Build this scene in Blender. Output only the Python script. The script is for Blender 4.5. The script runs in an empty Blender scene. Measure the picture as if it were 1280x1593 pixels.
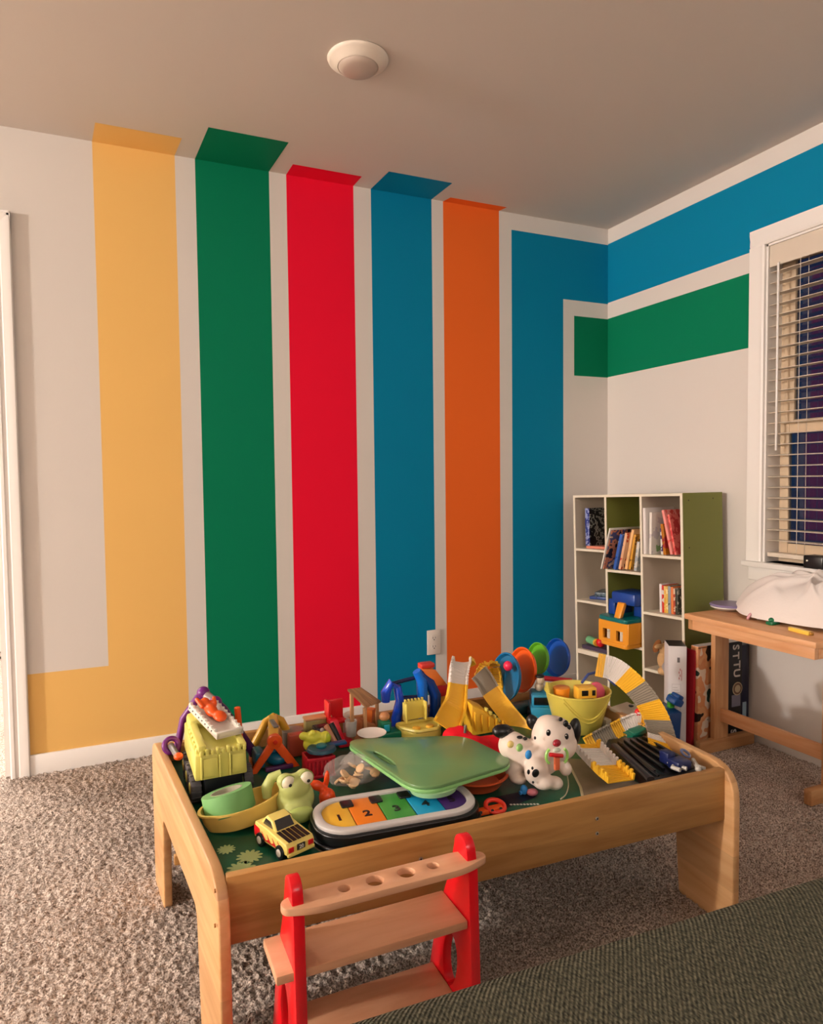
import bpy, bmesh, math, random
import numpy as np
from mathutils import Vector, Matrix, noise, Euler

random.seed(7)
SC = bpy.context.scene
COL = SC.collection
PI = math.pi
# ------------------------------------------------------------------ camera
CF, CC = 1080.13, Vector((-2.509, -3.0126, 1.1177))
YAW, PITCH, ROLL = 0.41914, -0.04666, -0.01091
_f = Vector((math.sin(YAW)*math.cos(PITCH), math.cos(YAW)*math.cos(PITCH), math.sin(PITCH)))
_r = Vector((math.cos(YAW), -math.sin(YAW), 0)); _u = _r.cross(_f)
_c, _s = math.cos(ROLL), math.sin(ROLL)
RT, UP = _c*_r + _s*_u, -_s*_r + _c*_u
cam = bpy.data.objects.new('camera', bpy.data.cameras.new('camera')); COL.objects.link(cam)
cam.data.sensor_fit = 'HORIZONTAL'; cam.data.sensor_width = 36; cam.data.lens = 36*CF/1280
cam.data.clip_start = 0.02
cam.matrix_world = Matrix(((RT.x, UP.x, -_f.x, CC.x), (RT.y, UP.y, -_f.y, CC.y), (RT.z, UP.z, -_f.z, CC.z), (0, 0, 0, 1)))
SC.camera = cam

def _hit(px, py, ax, v):
    d = RT*((px-640)/CF) + UP*(-(py-796.5)/CF) + _f
    return CC + d*((v-CC[ax])/d[ax])
def at(px, py, z): return _hit(px, py, 2, z)        # the spot at height z
def aty(px, py, y): return _hit(px, py, 1, y)       # the spot on the upright plane y
def atx(px, py, x): return _hit(px, py, 0, x)

# ------------------------------------------------------------------ light and exposure
SC.view_settings.view_transform = 'Standard'; SC.view_settings.look = 'None'
SC.view_settings.exposure = -0.08; SC.view_settings.gamma = 1.0; SC.view_settings.use_curve_mapping = False
w = bpy.data.worlds.new('night'); SC.world = w; w.use_nodes = True
w.node_tree.nodes['Background'].inputs[0].default_value = (0.02, 0.035, 0.10, 1)
w.node_tree.nodes['Background'].inputs[1].default_value = 0.6
def lamp(name, kind, loc, power, color, size=0.3, rot=None, sy=None):
    l = bpy.data.lights.new(name, kind); l.energy = power; l.color = color
    if kind == 'AREA':
        l.size = size
        if sy: l.shape = 'RECTANGLE'; l.size_y = sy
    else: l.shadow_soft_size = size
    o = bpy.data.objects.new(name, l); COL.objects.link(o); o.location = loc
    if rot: o.rotation_euler = rot
    return o
WARM = (1.0, 0.955, 0.91)
lamp('living_room_lamp', 'POINT', (-7.9, -1.72, 2.1), 665, WARM, 0.10)
lamp('fill_light_behind', 'AREA', (-1.7, -4.7, 2.35), 36, (1.0, 0.95, 0.90), 1.6, (math.radians(38), 0, math.radians(4)), 1.2)  # added soft fill behind the camera, evens out the lamp's falloff
lamp('hall_lamp', 'AREA', (-3.4, 1.2, 2.3), 95, (1.0, 0.93, 0.86), 1.2)

# ------------------------------------------------------------------ materials
def lin(c):
    c = c/255.0
    return c/12.92 if c <= 0.04045 else ((c+0.055)/1.055)**2.4
def rgba(c): return (lin(c[0]), lin(c[1]), lin(c[2]), 1)
MATS = {}
def mat(name, c, rough=0.45, spec=0.4, metal=0, trans=0, bump=0, bscale=80, vary=0, vscale=30, vec=(1, 1, 1), alpha=1, c2=None, emit=0, coat=0, sss=0):
    if name in MATS: return MATS[name]
    m = bpy.data.materials.new(name); m.use_nodes = True; MATS[name] = m
    nt = m.node_tree; b = nt.nodes['Principled BSDF']
    b.inputs['Base Color'].default_value = rgba(c); b.inputs['Roughness'].default_value = rough
    b.inputs['Specular IOR Level'].default_value = spec; b.inputs['Metallic'].default_value = metal
    b.inputs['Transmission Weight'].default_value = trans; b.inputs['Alpha'].default_value = alpha
    b.inputs['Coat Weight'].default_value = coat
    if emit:
        b.inputs['Emission Color'].default_value = rgba(c); b.inputs['Emission Strength'].default_value = emit
    if vary or bump:
        tc = nt.nodes.new('ShaderNodeTexCoord'); mp = nt.nodes.new('ShaderNodeMapping')
        mp.inputs['Scale'].default_value = vec; nt.links.new(tc.outputs['Object'], mp.inputs['Vector'])
    if vary:
        n = nt.nodes.new('ShaderNodeTexNoise'); n.inputs['Scale'].default_value = vscale; n.inputs['Detail'].default_value = 5
        nt.links.new(mp.outputs[0], n.inputs['Vector'])
        r = nt.nodes.new('ShaderNodeValToRGB'); nt.links.new(n.outputs['Fac'], r.inputs[0])
        cc = c2 or tuple(max(0, x*(1-vary)) for x in c)
        r.color_ramp.elements[0].position = 0.36; r.color_ramp.elements[0].color = rgba(cc)
        r.color_ramp.elements[1].position = 0.64; r.color_ramp.elements[1].color = rgba(c)
        nt.links.new(r.outputs[0], b.inputs['Base Color'])
    if bump:
        n2 = nt.nodes.new('ShaderNodeTexNoise'); n2.inputs['Scale'].default_value = bscale; n2.inputs['Detail'].default_value = 3
        nt.links.new(mp.outputs[0], n2.inputs['Vector'])
        bp = nt.nodes.new('ShaderNodeBump'); bp.inputs['Strength'].default_value = bump; bp.inputs['Distance'].default_value = 0.004
        nt.links.new(n2.outputs['Fac'], bp.inputs['Height']); nt.links.new(bp.outputs[0], b.inputs['Normal'])
    return m
def wood(name, c, c2, vec, rough=0.42, boards=0, bax='Z'):
    """timber: grain stretched along one axis, optional glued-up boards"""
    if name in MATS: return MATS[name]
    m = mat(name, c, rough, 0.45, bump=0.08, bscale=30, vec=vec); nt = m.node_tree; b = nt.nodes['Principled BSDF']
    mp = [n for n in nt.nodes if n.type == 'MAPPING'][0]
    n = nt.nodes.new('ShaderNodeTexNoise'); n.inputs['Scale'].default_value = 3.0; n.inputs['Detail'].default_value = 6
    n.inputs['Distortion'].default_value = 0.6; nt.links.new(mp.outputs[0], n.inputs['Vector'])
    r = nt.nodes.new('ShaderNodeValToRGB'); nt.links.new(n.outputs['Fac'], r.inputs[0])
    r.color_ramp.elements[0].position = 0.3; r.color_ramp.elements[0].color = rgba(c2)
    r.color_ramp.elements[1].position = 0.7; r.color_ramp.elements[1].color = rgba(c)
    out = r.outputs[0]
    if boards:
        tc = [x for x in nt.nodes if x.type == 'TEX_COORD'][0]
        sp = nt.nodes.new('ShaderNodeSeparateXYZ'); nt.links.new(tc.outputs['Object'], sp.inputs[0])
        mu = nt.nodes.new('ShaderNodeMath'); mu.operation = 'MULTIPLY'; mu.inputs[1].default_value = boards; nt.links.new(sp.outputs[bax], mu.inputs[0])
        fl = nt.nodes.new('ShaderNodeMath'); fl.operation = 'FLOOR'; nt.links.new(mu.outputs[0], fl.inputs[0])
        wn = nt.nodes.new('ShaderNodeTexWhiteNoise'); wn.noise_dimensions = '1D'; nt.links.new(fl.outputs[0], wn.inputs['W'])
        mr = nt.nodes.new('ShaderNodeMapRange'); mr.inputs[3].default_value = 0.86; mr.inputs[4].default_value = 1.08; nt.links.new(wn.outputs['Value'], mr.inputs[0])
        mx = nt.nodes.new('ShaderNodeVectorMath'); mx.operation = 'SCALE'; nt.links.new(out, mx.inputs[0]); nt.links.new(mr.outputs[0], mx.inputs['Scale'])
        out = mx.outputs[0]
    nt.links.new(out, b.inputs['Base Color'])
    return m
def pl(name, c, rough=0.32): return mat('plastic_'+name, c, rough, 0.5)

# ------------------------------------------------------------------ mesh builder
def TR(loc=(0, 0, 0), rot=(0, 0, 0), s=(1, 1, 1)):
    return Matrix.Translation(Vector(loc)) @ Euler(rot).to_matrix().to_4x4() @ Matrix.Diagonal((*s, 1))
class B:
    def __init__(s): s.bm = bmesh.new(); s.mi = 0; s.X = Matrix()
    def m(s, i): s.mi = i; return s
    def xf(s, M): s.X = M; return s
    def add(s, tb, M=None):
        for f in tb.faces: f.material_index = s.mi
        tb.transform(s.X @ (M or Matrix()))
        me = bpy.data.meshes.new('t'); tb.to_mesh(me); tb.free(); s.bm.from_mesh(me); bpy.data.meshes.remove(me)
        return s
    def box(s, x0, x1, y0, y1, z0, z1, bev=0, M=None, seg=2):
        tb = bmesh.new(); bmesh.ops.create_cube(tb, size=1)
        for v in tb.verts: v.co = Vector(((x0+x1)/2+v.co.x*(x1-x0), (y0+y1)/2+v.co.y*(y1-y0), (z0+z1)/2+v.co.z*(z1-z0)))
        if bev: bmesh.ops.bevel(tb, geom=tb.edges[:], offset=bev, segments=seg, affect='EDGES', profile=0.5)
        return s.add(tb, M)
    def cb(s, c, d, bev=0, M=None): # box by centre and size
        return s.box(c[0]-d[0]/2, c[0]+d[0]/2, c[1]-d[1]/2, c[1]+d[1]/2, c[2]-d[2]/2, c[2]+d[2]/2, bev, M)
    def hexa(s, P, bev=0): # 8 corners: bottom ring then top ring
        tb = bmesh.new(); v = [tb.verts.new(p) for p in P]
        for q in ((3, 2, 1, 0), (4, 5, 6, 7), (0, 1, 5, 4), (1, 2, 6, 5), (2, 3, 7, 6), (3, 0, 4, 7)): tb.faces.new([v[i] for i in q])
        bmesh.ops.recalc_face_normals(tb, faces=tb.faces[:])
        if bev: bmesh.ops.bevel(tb, geom=tb.edges[:], offset=bev, segments=2, affect='EDGES', profile=0.5)
        return s.add(tb)
    def cyl(s, p0, p1, r, r2=None, n=24, cap=True, bev=0):
        p0, p1 = Vector(p0), Vector(p1); d = p1-p0
        tb = bmesh.new(); bmesh.ops.create_cone(tb, cap_ends=cap, segments=n, radius1=r, radius2=r if r2 is None else r2, depth=d.length)
        if bev:
            bmesh.ops.bevel(tb, geom=[e for e in tb.edges if any(len(f.verts) > 4 for f in e.link_faces)], offset=bev, segments=2, affect='EDGES', profile=0.5)
        return s.add(tb, Matrix.Translation((p0+p1)/2) @ d.to_track_quat('Z', 'Y').to_matrix().to_4x4())
    def sph(s, c, r, rot=(0, 0, 0), n=20):
        if not hasattr(r, '__len__'): r = (r, r, r)
        tb = bmesh.new(); bmesh.ops.create_uvsphere(tb, u_segments=n, v_segments=n*2//3, radius=1)
        return s.add(tb, TR(c, rot, r))
    def lathe(s, prof, n=36, M=None, closed=False):
        tb = bmesh.new(); rings = []
        for r, z in prof:
            if r < 1e-6: rings.append([tb.verts.new((0, 0, z))])
            else: rings.append([tb.verts.new((r*math.cos(2*PI*i/n), r*math.sin(2*PI*i/n), z)) for i in range(n)])
        pairs = list(zip(rings, rings[1:])) + ([(rings[-1], rings[0])] if closed else [])
        for a, b in pairs:
            if len(a) == 1 and len(b) == 1: continue
            for i in range(n):
                j = (i+1) % n
                if len(a) == 1: tb.faces.new((a[0], b[i], b[j]))
                elif len(b) == 1: tb.faces.new((a[i], b[0], a[j]))
                else: tb.faces.new((a[i], b[i], b[j], a[j]))
        bmesh.ops.recalc_face_normals(tb, faces=tb.faces[:])
        return s.add(tb, M)
    def prism(s, pts, z0, z1, M=None, bev=0, holes=()):
        tb = bmesh.new()
        loops = [pts]+list(holes); bl, tl = [], []
        for L in loops:
            a = [tb.verts.new((p[0], p[1], z0)) for p in L]; b = [tb.verts.new((p[0], p[1], z1)) for p in L]
            bl.append(a); tl.append(b)
            for i in range(len(L)):
                j = (i+1) % len(L); tb.faces.new((a[i], a[j], b[j], b[i]))
        if not holes: tb.faces.new(bl[0]); tb.faces.new(tl[0])
        else:
            for LL in (bl, tl):
                es = []
                for L in LL:
                    for i in range(len(L)): es.append(tb.edges.get((L[i], L[(i+1) % len(L)])))
                bmesh.ops.triangle_fill(tb, use_beauty=True, use_dissolve=False, edges=es)
        bmesh.ops.recalc_face_normals(tb, faces=tb.faces[:])
        if bev and not holes:
            ed = [e for e in tb.edges if abs(e.verts[0].co.z-e.verts[1].co.z) < 1e-9]
            bmesh.ops.bevel(tb, geom=ed, offset=bev, segments=3, affect='EDGES', profile=0.5)
        elif bev:
            ed = [e for e in tb.edges if abs(e.verts[0].co.z-e.verts[1].co.z) < 1e-9 and len(e.link_faces) == 2 and abs(e.link_faces[0].normal.z-e.link_faces[1].normal.z) > .5]
            bmesh.ops.bevel(tb, geom=ed, offset=bev, segments=2, affect='EDGES', profile=0.5)
        return s.add(tb, M)
    def tube(s, pts, r, n=10, closed=False, flat=1.0):
        pts = [Vector(p) for p in pts]; N = len(pts); tb = bmesh.new(); rings = []; up = Vector((0, 0, 1))
        for i, p in enumerate(pts):
            a = pts[(i-1) % N] if (closed or i > 0) else p; b = pts[(i+1) % N] if (closed or i < N-1) else p
            t = (b-a).normalized()
            if abs(t.dot(up)) > 0.95: up = Vector((1, 0, 0)) if abs(t.x) < .9 else Vector((0, 1, 0))
            x = up.cross(t).normalized(); y = t.cross(x); up = y
            rr = r[i] if hasattr(r, '__len__') else r
            rings.append([tb.verts.new(p+x*(rr*math.cos(2*PI*k/n))+y*(rr*flat*math.sin(2*PI*k/n))) for k in range(n)])
        R = list(zip(rings, rings[1:])) + ([(rings[-1], rings[0])] if closed else [])
        for a, b in R:
            for k in range(n): tb.faces.new((a[k], a[(k+1) % n], b[(k+1) % n], b[k]))
        if not closed: tb.faces.new(rings[0]); tb.faces.new(rings[-1])
        bmesh.ops.recalc_face_normals(tb, faces=tb.faces[:])
        return s.add(tb)
    def torus(s, c, R, r, rot=(0, 0, 0), n=28, k=10):
        M = TR(c, rot)
        return s.tube([M @ Vector((R*math.cos(2*PI*i/n), R*math.sin(2*PI*i/n), 0)) for i in range(n)], r, k, True)
    def surf(s, f, nu, nv, M=None, thick=0):
        tb = bmesh.new(); g = [[tb.verts.new(f(i/nu, j/nv)) for j in range(nv+1)] for i in range(nu+1)]
        for i in range(nu):
            for j in range(nv): tb.faces.new((g[i][j], g[i+1][j], g[i+1][j+1], g[i][j+1]))
        bmesh.ops.recalc_face_normals(tb, faces=tb.faces[:])
        if thick: bmesh.ops.solidify(tb, geom=tb.faces[:], thickness=thick)
        return s.add(tb, M)
    def poly(s, pts):
        tb = bmesh.new(); tb.faces.new([tb.verts.new(p) for p in pts]); return s.add(tb)

def rrect(x0, x1, y0, y1, r, n=6):
    o = []
    for cx, cy, a in ((x1-r, y1-r, 0), (x0+r, y1-r, 90), (x0+r, y0+r, 180), (x1-r, y0+r, 270)):
        for i in range(n+1):
            t = math.radians(a+90*i/n); o.append((cx+r*math.cos(t), cy+r*math.sin(t)))
    return o
def rpoly(P, r, n=5):
    """polygon with every corner rounded"""
    o = []; N = len(P)
    for i in range(N):
        p = Vector(P[i]); a = Vector(P[i-1]); b = Vector(P[(i+1) % N])
        rr = r[i] if hasattr(r, '__len__') else r
        if rr <= 0: o.append(tuple(p)); continue
        da, db = (a-p), (b-p); k = min(rr, da.length*.48, db.length*.48)
        q0, q1 = p+da.normalized()*k, p+db.normalized()*k
        for j in range(n+1):
            t = j/n; q = q0*(1-t)**2+p*2*t*(1-t)+q1*t*t; o.append(tuple(q))
    return o
def circ(cx, cy, rx, ry=None, n=24):
    ry = rx if ry is None else ry
    return [(cx+rx*math.cos(2*PI*i/n), cy+ry*math.sin(2*PI*i/n)) for i in range(n)]

def mk(name, b, mats, parent=None, smooth=True, angle=38, rmx=0, inv=None):
    me = bpy.data.meshes.new(name)
    if inv is not None: b.bm.transform(inv)
    b.bm.to_mesh(me); b.bm.free()
    if not isinstance(mats, (list, tuple)): mats = [mats]
    for m in mats: me.materials.append(m)
    o = bpy.data.objects.new(name, me); COL.objects.link(o)
    if rmx:
        md = o.modifiers.new('r', 'REMESH'); md.mode = 'VOXEL'; md.voxel_size = rmx
        sm = o.modifiers.new('s', 'SMOOTH'); sm.iterations = 6; sm.factor = 0.6
        dg = bpy.context.evaluated_depsgraph_get(); me2 = bpy.data.meshes.new_from_object(o.evaluated_get(dg))
        o.modifiers.clear(); o.data = me2; me = me2
        if not me.materials:
            for m in mats: me.materials.append(m)
    if smooth:
        me.shade_smooth()
        if not rmx: me.set_sharp_from_angle(angle=math.radians(angle))
    if parent is not None: o.parent = parent
    return o
def tag(o, label, cat, group=None):
    o['label'] = label; o['category'] = cat
    if group: o['group'] = group
    return o
class T:
    def __init__(s, name, label, cat, loc=(0, 0, 0), rz=0, group=None, rot=None):
        s.o = bpy.data.objects.new(name, None); COL.objects.link(s.o); s.o.empty_display_size = 0.03
        s.o.location = loc; s.o.rotation_euler = rot if rot else (0, 0, rz); tag(s.o, label, cat, group)
        s.Mi = (Matrix.Translation(Vector(loc)) @ Euler(rot if rot else (0, 0, rz)).to_matrix().to_4x4()).inverted()
    def p(s, name, b, mats, parent=None, world=False, label=None, **k):
        o = mk(name, b, mats, parent or s.o, inv=s.Mi if world else None, **k)
        if label: o['label'] = label
        return o
def struct(name, b, mats, parent=None, **k):
    o = mk(name, b, mats, parent, **k)
    if parent is None: o['kind'] = 'structure'
    return o
def text_mesh(b, txt, size, M, depth=0.0006, bold=0.0):
    cu = bpy.data.curves.new('t', 'FONT'); cu.body = txt; cu.size = size; cu.extrude = depth; cu.offset = bold
    cu.align_x = 'CENTER'; cu.align_y = 'CENTER'; cu.resolution_u = 3
    o = bpy.data.objects.new('t', cu); COL.objects.link(o); dg = bpy.context.evaluated_depsgraph_get(); dg.update()
    me = bpy.data.meshes.new_from_object(o.evaluated_get(dg)); tb = bmesh.new(); tb.from_mesh(me)
    bpy.data.objects.remove(o); bpy.data.curves.remove(cu); bpy.data.meshes.remove(me)
    return b.add(tb, M)

# ------------------------------------------------------------------ the room
HT = 2.44
WH = mat('wall_paint', (222, 214, 206), 0.75, 0.25, bump=0.05, bscale=300)
CE = mat('ceiling_paint', (212, 201, 191), 0.85, 0.2, bump=0.06, bscale=300)
TRM = mat('trim_paint', (240, 234, 228), 0.4, 0.4)
YEL = mat('paint_yellow', (240, 192, 112), 0.7, 0.12)
GRN = mat('paint_green', (0, 122, 84), 0.7, 0.12)
RED = mat('paint_red', (238, 16, 52), 0.7, 0.12)
BLU = mat('paint_blue', (0, 128, 166), 0.7, 0.12)
ORG = mat('paint_orange', (240, 108, 40), 0.7, 0.12)
WM = [WH, YEL, GRN, RED, BLU, ORG]
SX = {1: (-2.504, -2.200), 2: (-2.121, -1.817), 3: (-1.742, -1.436), 4: (-1.352, -1.046), 5: (-0.985, -0.676)}

def gridwall(b, us, vs, fmat, P):
    us, vs = sorted(set(us)), sorted(set(vs)); V = {}
    tb = bmesh.new()
    for i, u in enumerate(us):
        for j, v in enumerate(vs): V[i, j] = tb.verts.new(P(u, v))
    for i in range(len(us)-1):
        for j in range(len(vs)-1):
            k = fmat((us[i]+us[i+1])/2, (vs[j]+vs[j+1])/2)
            if k is None: continue
            f = tb.faces.new((V[i, j], V[i+1, j], V[i+1, j+1], V[i, j+1])); f.material_index = k
    me = bpy.data.meshes.new('t'); tb.to_mesh(me); tb.free(); b.bm.from_mesh(me); bpy.data.meshes.remove(me)

def fm_back(x, z):
    if -3.72 < x < -2.86 and z < 2.055: return None
    if x < -2.5 and z < 0.385 and x > -2.86: return 1
    for k, (a, c) in SX.items():
        if a < x < c: return k
    if -0.604 < x < -0.291 and z < 2.355: return 4
    if -0.604 < x and 2.046 < z < 2.358: return 4
    if x > -0.2215 and 1.655 < z < 1.966: return 2
    return 0
b = B()
us = [-8.6, -3.72, -2.86, -0.604, -0.291, -0.2215, 0.0]+[q for s_ in SX.values() for q in s_]
gridwall(b, us, [0, 0.385, 1.655, 1.966, 2.046, 2.055, 2.358, HT], fm_back, lambda u, v: (u, 0, v))
# thickness round the doorway
b.box(-8.6, -3.72, 0.001, 0.115, 0, HT).box(-3.72, -2.86, 0.001, 0.115, 2.055, HT).box(-2.86, 0.12, 0.001, 0.115, 0, HT)
struct('wall_back', b, WM, smooth=False)

WY0, WY1, WZ0, WZ1 = -1.93, -0.975, 0.76, 2.06      # window opening on the right wall
def fm_right(y, z):
    if WY0 < y < WY1 and WZ0 < z < WZ1: return None
    if 2.052 < z < 2.362: return 4
    if 1.657 < z < 1.968 and y > -0.95: return 2
    return 0
b = B()
gridwall(b, [-5.2, WY0, WY1, -0.95, 0], [0, WZ0, 1.657, 1.968, 2.052, WZ1, 2.362, HT], fm_right, lambda u, v: (0, u, v))
b.box(0.001, 0.13, -5.2, WY0, 0, HT).box(0.001, 0.13, WY1, 0.1, 0, HT).box(0.001, 0.13, WY0, WY1, 0, WZ0).box(0.001, 0.13, WY0, WY1, WZ1, HT)
struct('wall_right', b, WM, smooth=False)
b = B().box(-8.7, -8.6, -5.2, 0, 0, HT); struct('wall_left', b, WH, smooth=False)
b = B().box(-8.7, 0.1, -5.3, -5.2, 0, HT); struct('wall_front', b, WH, smooth=False)

b = B().box(-8.7, 0.13, -5.3, 3.2, HT, HT+0.06)
CP = [(1, -2.504, -2.200, -.160, .012), (2, -2.121, -1.817, -.285, .015), (3, -1.742, -1.436, -.108, .002), (4, -1.352, -1.046, -.199, .008), (5, -.985, -.676, -.055, .012)]
for k, a, c, d, sh in CP:
    b.m(k).poly([(a, -0.0005, HT-.0006), (c, -0.0005, HT-.0006), (c+sh, d, HT-.0006), (a+sh, d, HT-.0006)])
struct('ceiling', b, [CE]+WM[1:], smooth=False)

# carpet ------------------------------------------------------------
def carpet_mat():
    m = mat('carpet', (196, 176, 160), 0.95, 0.05); nt = m.node_tree; bs = nt.nodes['Principled BSDF']
    tc = nt.nodes.new('ShaderNodeTexCoord')
    n = nt.nodes.new('ShaderNodeTexNoise'); n.inputs['Scale'].default_value = 210; n.inputs['Detail'].default_value = 3
    n2 = nt.nodes.new('ShaderNodeTexNoise'); n2.inputs['Scale'].default_value = 5; n2.inputs['Detail'].default_value = 3
    nt.links.new(tc.outputs['Object'], n.inputs['Vector']); nt.links.new(tc.outputs['Object'], n2.inputs['Vector'])
    r = nt.nodes.new('ShaderNodeValToRGB'); e = r.color_ramp.elements
    e[0].position = .36; e[0].color = rgba((128, 110, 98)); e[1].position = .60; e[1].color = rgba((224, 207, 194))
    nt.links.new(n.outputs['Fac'], r.inputs[0])
    mr = nt.nodes.new('ShaderNodeMapRange'); mr.inputs[1].default_value = .3; mr.inputs[2].default_value = .7; mr.inputs[3].default_value = .82; mr.inputs[4].default_value = 1.06
    nt.links.new(n2.outputs['Fac'], mr.inputs[0])
    mx = nt.nodes.new('ShaderNodeVectorMath'); mx.operation = 'SCALE'; nt.links.new(r.outputs[0], mx.inputs[0]); nt.links.new(mr.outputs[0], mx.inputs['Scale'])
    nt.links.new(mx.outputs[0], bs.inputs['Base Color'])
    bp = nt.nodes.new('ShaderNodeBump'); bp.inputs['Strength'].default_value = .8; bp.inputs['Distance'].default_value = .005
    nt.links.new(n.outputs['Fac'], bp.inputs['Height']); nt.links.new(bp.outputs[0], bs.inputs['Normal'])
    return m
def carpet():
    xs = np.concatenate([np.linspace(-8.7, -3.25, 12), np.arange(-3.2, 0.0, 0.0048), [0.0]])
    ys = np.concatenate([np.linspace(-5.3, -2.65, 8), np.arange(-2.6, 0.02, 0.0048), np.linspace(0.05, 3.2, 8)])
    X, Y = np.meshgrid(xs, ys, indexing='ij'); rg = np.random.default_rng(3)
    fine = ((X > -3.2) & (Y > -2.6) & (Y < 0.02))
    h = rg.random(X.shape); k = (h+np.roll(h, 1, 0)+np.roll(h, 1, 1))/3
    lo = 0.003*np.sin(X*7+np.sin(Y*5)*1.5)*np.sin(Y*9+X*2)
    Z = np.where(fine, (k-.5)*.017-.006+lo, -.008)
    X = X+np.where(fine, (rg.random(X.shape)-.5)*.004, 0); Y = Y+np.where(fine, (rg.random(X.shape)-.5)*.004, 0)
    n, mm = X.shape; co = np.stack([X, Y, np.minimum(Z, 0.004)], -1).reshape(-1, 3)
    idx = np.arange(n*mm).reshape(n, mm)
    F = np.stack([idx[:-1, :-1], idx[1:, :-1], idx[1:, 1:], idx[:-1, 1:]], -1).reshape(-1, 4)
    me = bpy.data.meshes.new('floor'); me.vertices.add(len(co)); me.vertices.foreach_set('co', co.ravel().astype(np.float32))
    me.loops.add(F.size); me.loops.foreach_set('vertex_index', F.ravel().astype(np.int32)); me.polygons.add(len(F))
    me.polygons.foreach_set('loop_start', np.arange(0, F.size, 4, dtype=np.int32)); me.update(calc_edges=True); me.validate()
    me.shade_smooth(); me.materials.append(carpet_mat())
    o = bpy.data.objects.new('floor', me); COL.objects.link(o); o['kind'] = 'structure'
carpet()

def bb(name, x0, x1, y0, y1): struct(name, B().box(x0, x1, y0, y1, -.01, .072, .004), TRM)
bb('baseboard_back', -2.795, -0.001, -.014, -.0005)
bb('baseboard_right', -.014, -.0005, -5.19, -.016)
bb('baseboard_left', -8.6, -8.586, -5.19, -.02)
# door casing: moulded profile up the right side and across the head
b = B()
prof = [(0, 0), (0, .010), (.006, .016), (.016, .017), (.020, .013), (.030, .013), (.034, .017), (.046, .019), (.056, .021), (.064, .021), (.068, .017), (.068, 0)]
def mould(b, x_in, sgn, z0, z1):
    b.prism([(x_in+sgn*u, -v) for u, v in prof], z0, z1)
mould(b, -2.858, 1, -.01, 2.128)
mould(b, -3.722, -1, -.01, 2.128)
b.prism([(2.055+u, -v) for u, v in prof], -3.79, -2.79, M=Matrix(((0, 0, 1, 0), (0, 1, 0, 0), (1, 0, 0, 0), (0, 0, 0, 1))))
b.box(-2.875, -2.858, 0, .12, 0, 2.055).box(-3.722, -3.705, 0, .12, 0, 2.055).box(-3.72, -2.86, 0, .12, 2.04, 2.056)
struct('trim_1', b, TRM, angle=25)
# the bright room beyond the doorway
HW = mat('hall_wall_paint', (240, 236, 230), 0.8, 0.2)
b = B().box(-4.4, -2.2, 2.3, 2.4, 0, HT).box(-4.5, -4.4, .12, 2.4, 0, HT).box(-2.2, -2.1, .12, 2.4, 0, HT)
struct('wall_hall', b, HW, smooth=False)

# window ---------------------------------------------------------------
SILL = mat('sash_vinyl', (214, 190, 160), 0.5, 0.3)
GL = mat('window_glass', (200, 210, 220), 0.03, 0.5, trans=1.0)
fr = struct('window_1', B().box(.085, .125, WY0, WY0+.03, WZ0, WZ1).box(.085, .125, WY1-.03, WY1, WZ0, WZ1).box(.085, .125, WY0+.03, WY1-.03, WZ0, WZ0+.03)
            .box(.085, .125, WY0+.03, WY1-.03, WZ1-.03, WZ1), SILL)
b = B(); zm = 1.30
b.box(.075, .10, WY0+.03, WY0+.075, zm, WZ1-.03, .003).box(.075, .10, WY1-.075, WY1-.03, zm, WZ1-.03, .003).box(.075, .10, WY0+.075, WY1-.075, zm, zm+.045, .003).box(.075, .10, WY0+.075, WY1-.075, WZ1-.075, WZ1-.03, .003)
mk('upper_sash', b, SILL, fr)
b = B()
b.box(.055, .078, WY0+.03, WY0+.07, WZ0+.03, zm+.03, .003).box(.055, .078, WY1-.07, WY1-.03, WZ0+.03, zm+.03, .003).box(.055, .078, WY0+.07, WY1-.07, zm-.01, zm+.03, .003).box(.055, .078, WY0+.07, WY1-.07, WZ0+.03, WZ0+.08, .003)
mk('lower_sash', b, SILL, fr)
mk('glass_pane', B().box(.086, .089, WY0+.075, WY1-.075, zm+.045, WZ1-.075), GL, fr, smooth=False)
mk('glass_pane', B().box(.064, .067, WY0+.07, WY1-.07, WZ0+.08, zm-.01), GL, fr, smooth=False)
# casing round the window with jamb lining and stool
b = B()
wp = [(0, 0), (0, .012), (.008, .016), (.03, .014), (.05, .018), (.068, .018), (.068, 0)]
def side(yi, sg): # upright
    b.prism([(-v, yi+sg*u) for u, v in wp], WZ0-.0215, WZ1-.0005)
side(WY1, 1); side(WY0, -1)
b.prism([(-v, WZ1+u) for u, v in wp], WY0-.068, WY1+.068, M=Matrix(((1, 0, 0, 0), (0, 0, 1, 0), (0, 1, 0, 0), (0, 0, 0, 1))))
b.box(.0, .085, WY1-.008, WY1, WZ0, WZ1).box(.0, .085, WY0, WY0+.008, WZ0, WZ1).box(0, .085, WY0, WY1, WZ1-.008, WZ1)
b.box(-.035, .085, WY0-.08, WY1+.08, WZ0-.022, WZ0, .004).box(-.014, 0, WY0-.06, WY1+.06, WZ0-.08, WZ0-.022, .003)
struct('trim_2', b, TRM, angle=25)

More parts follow.
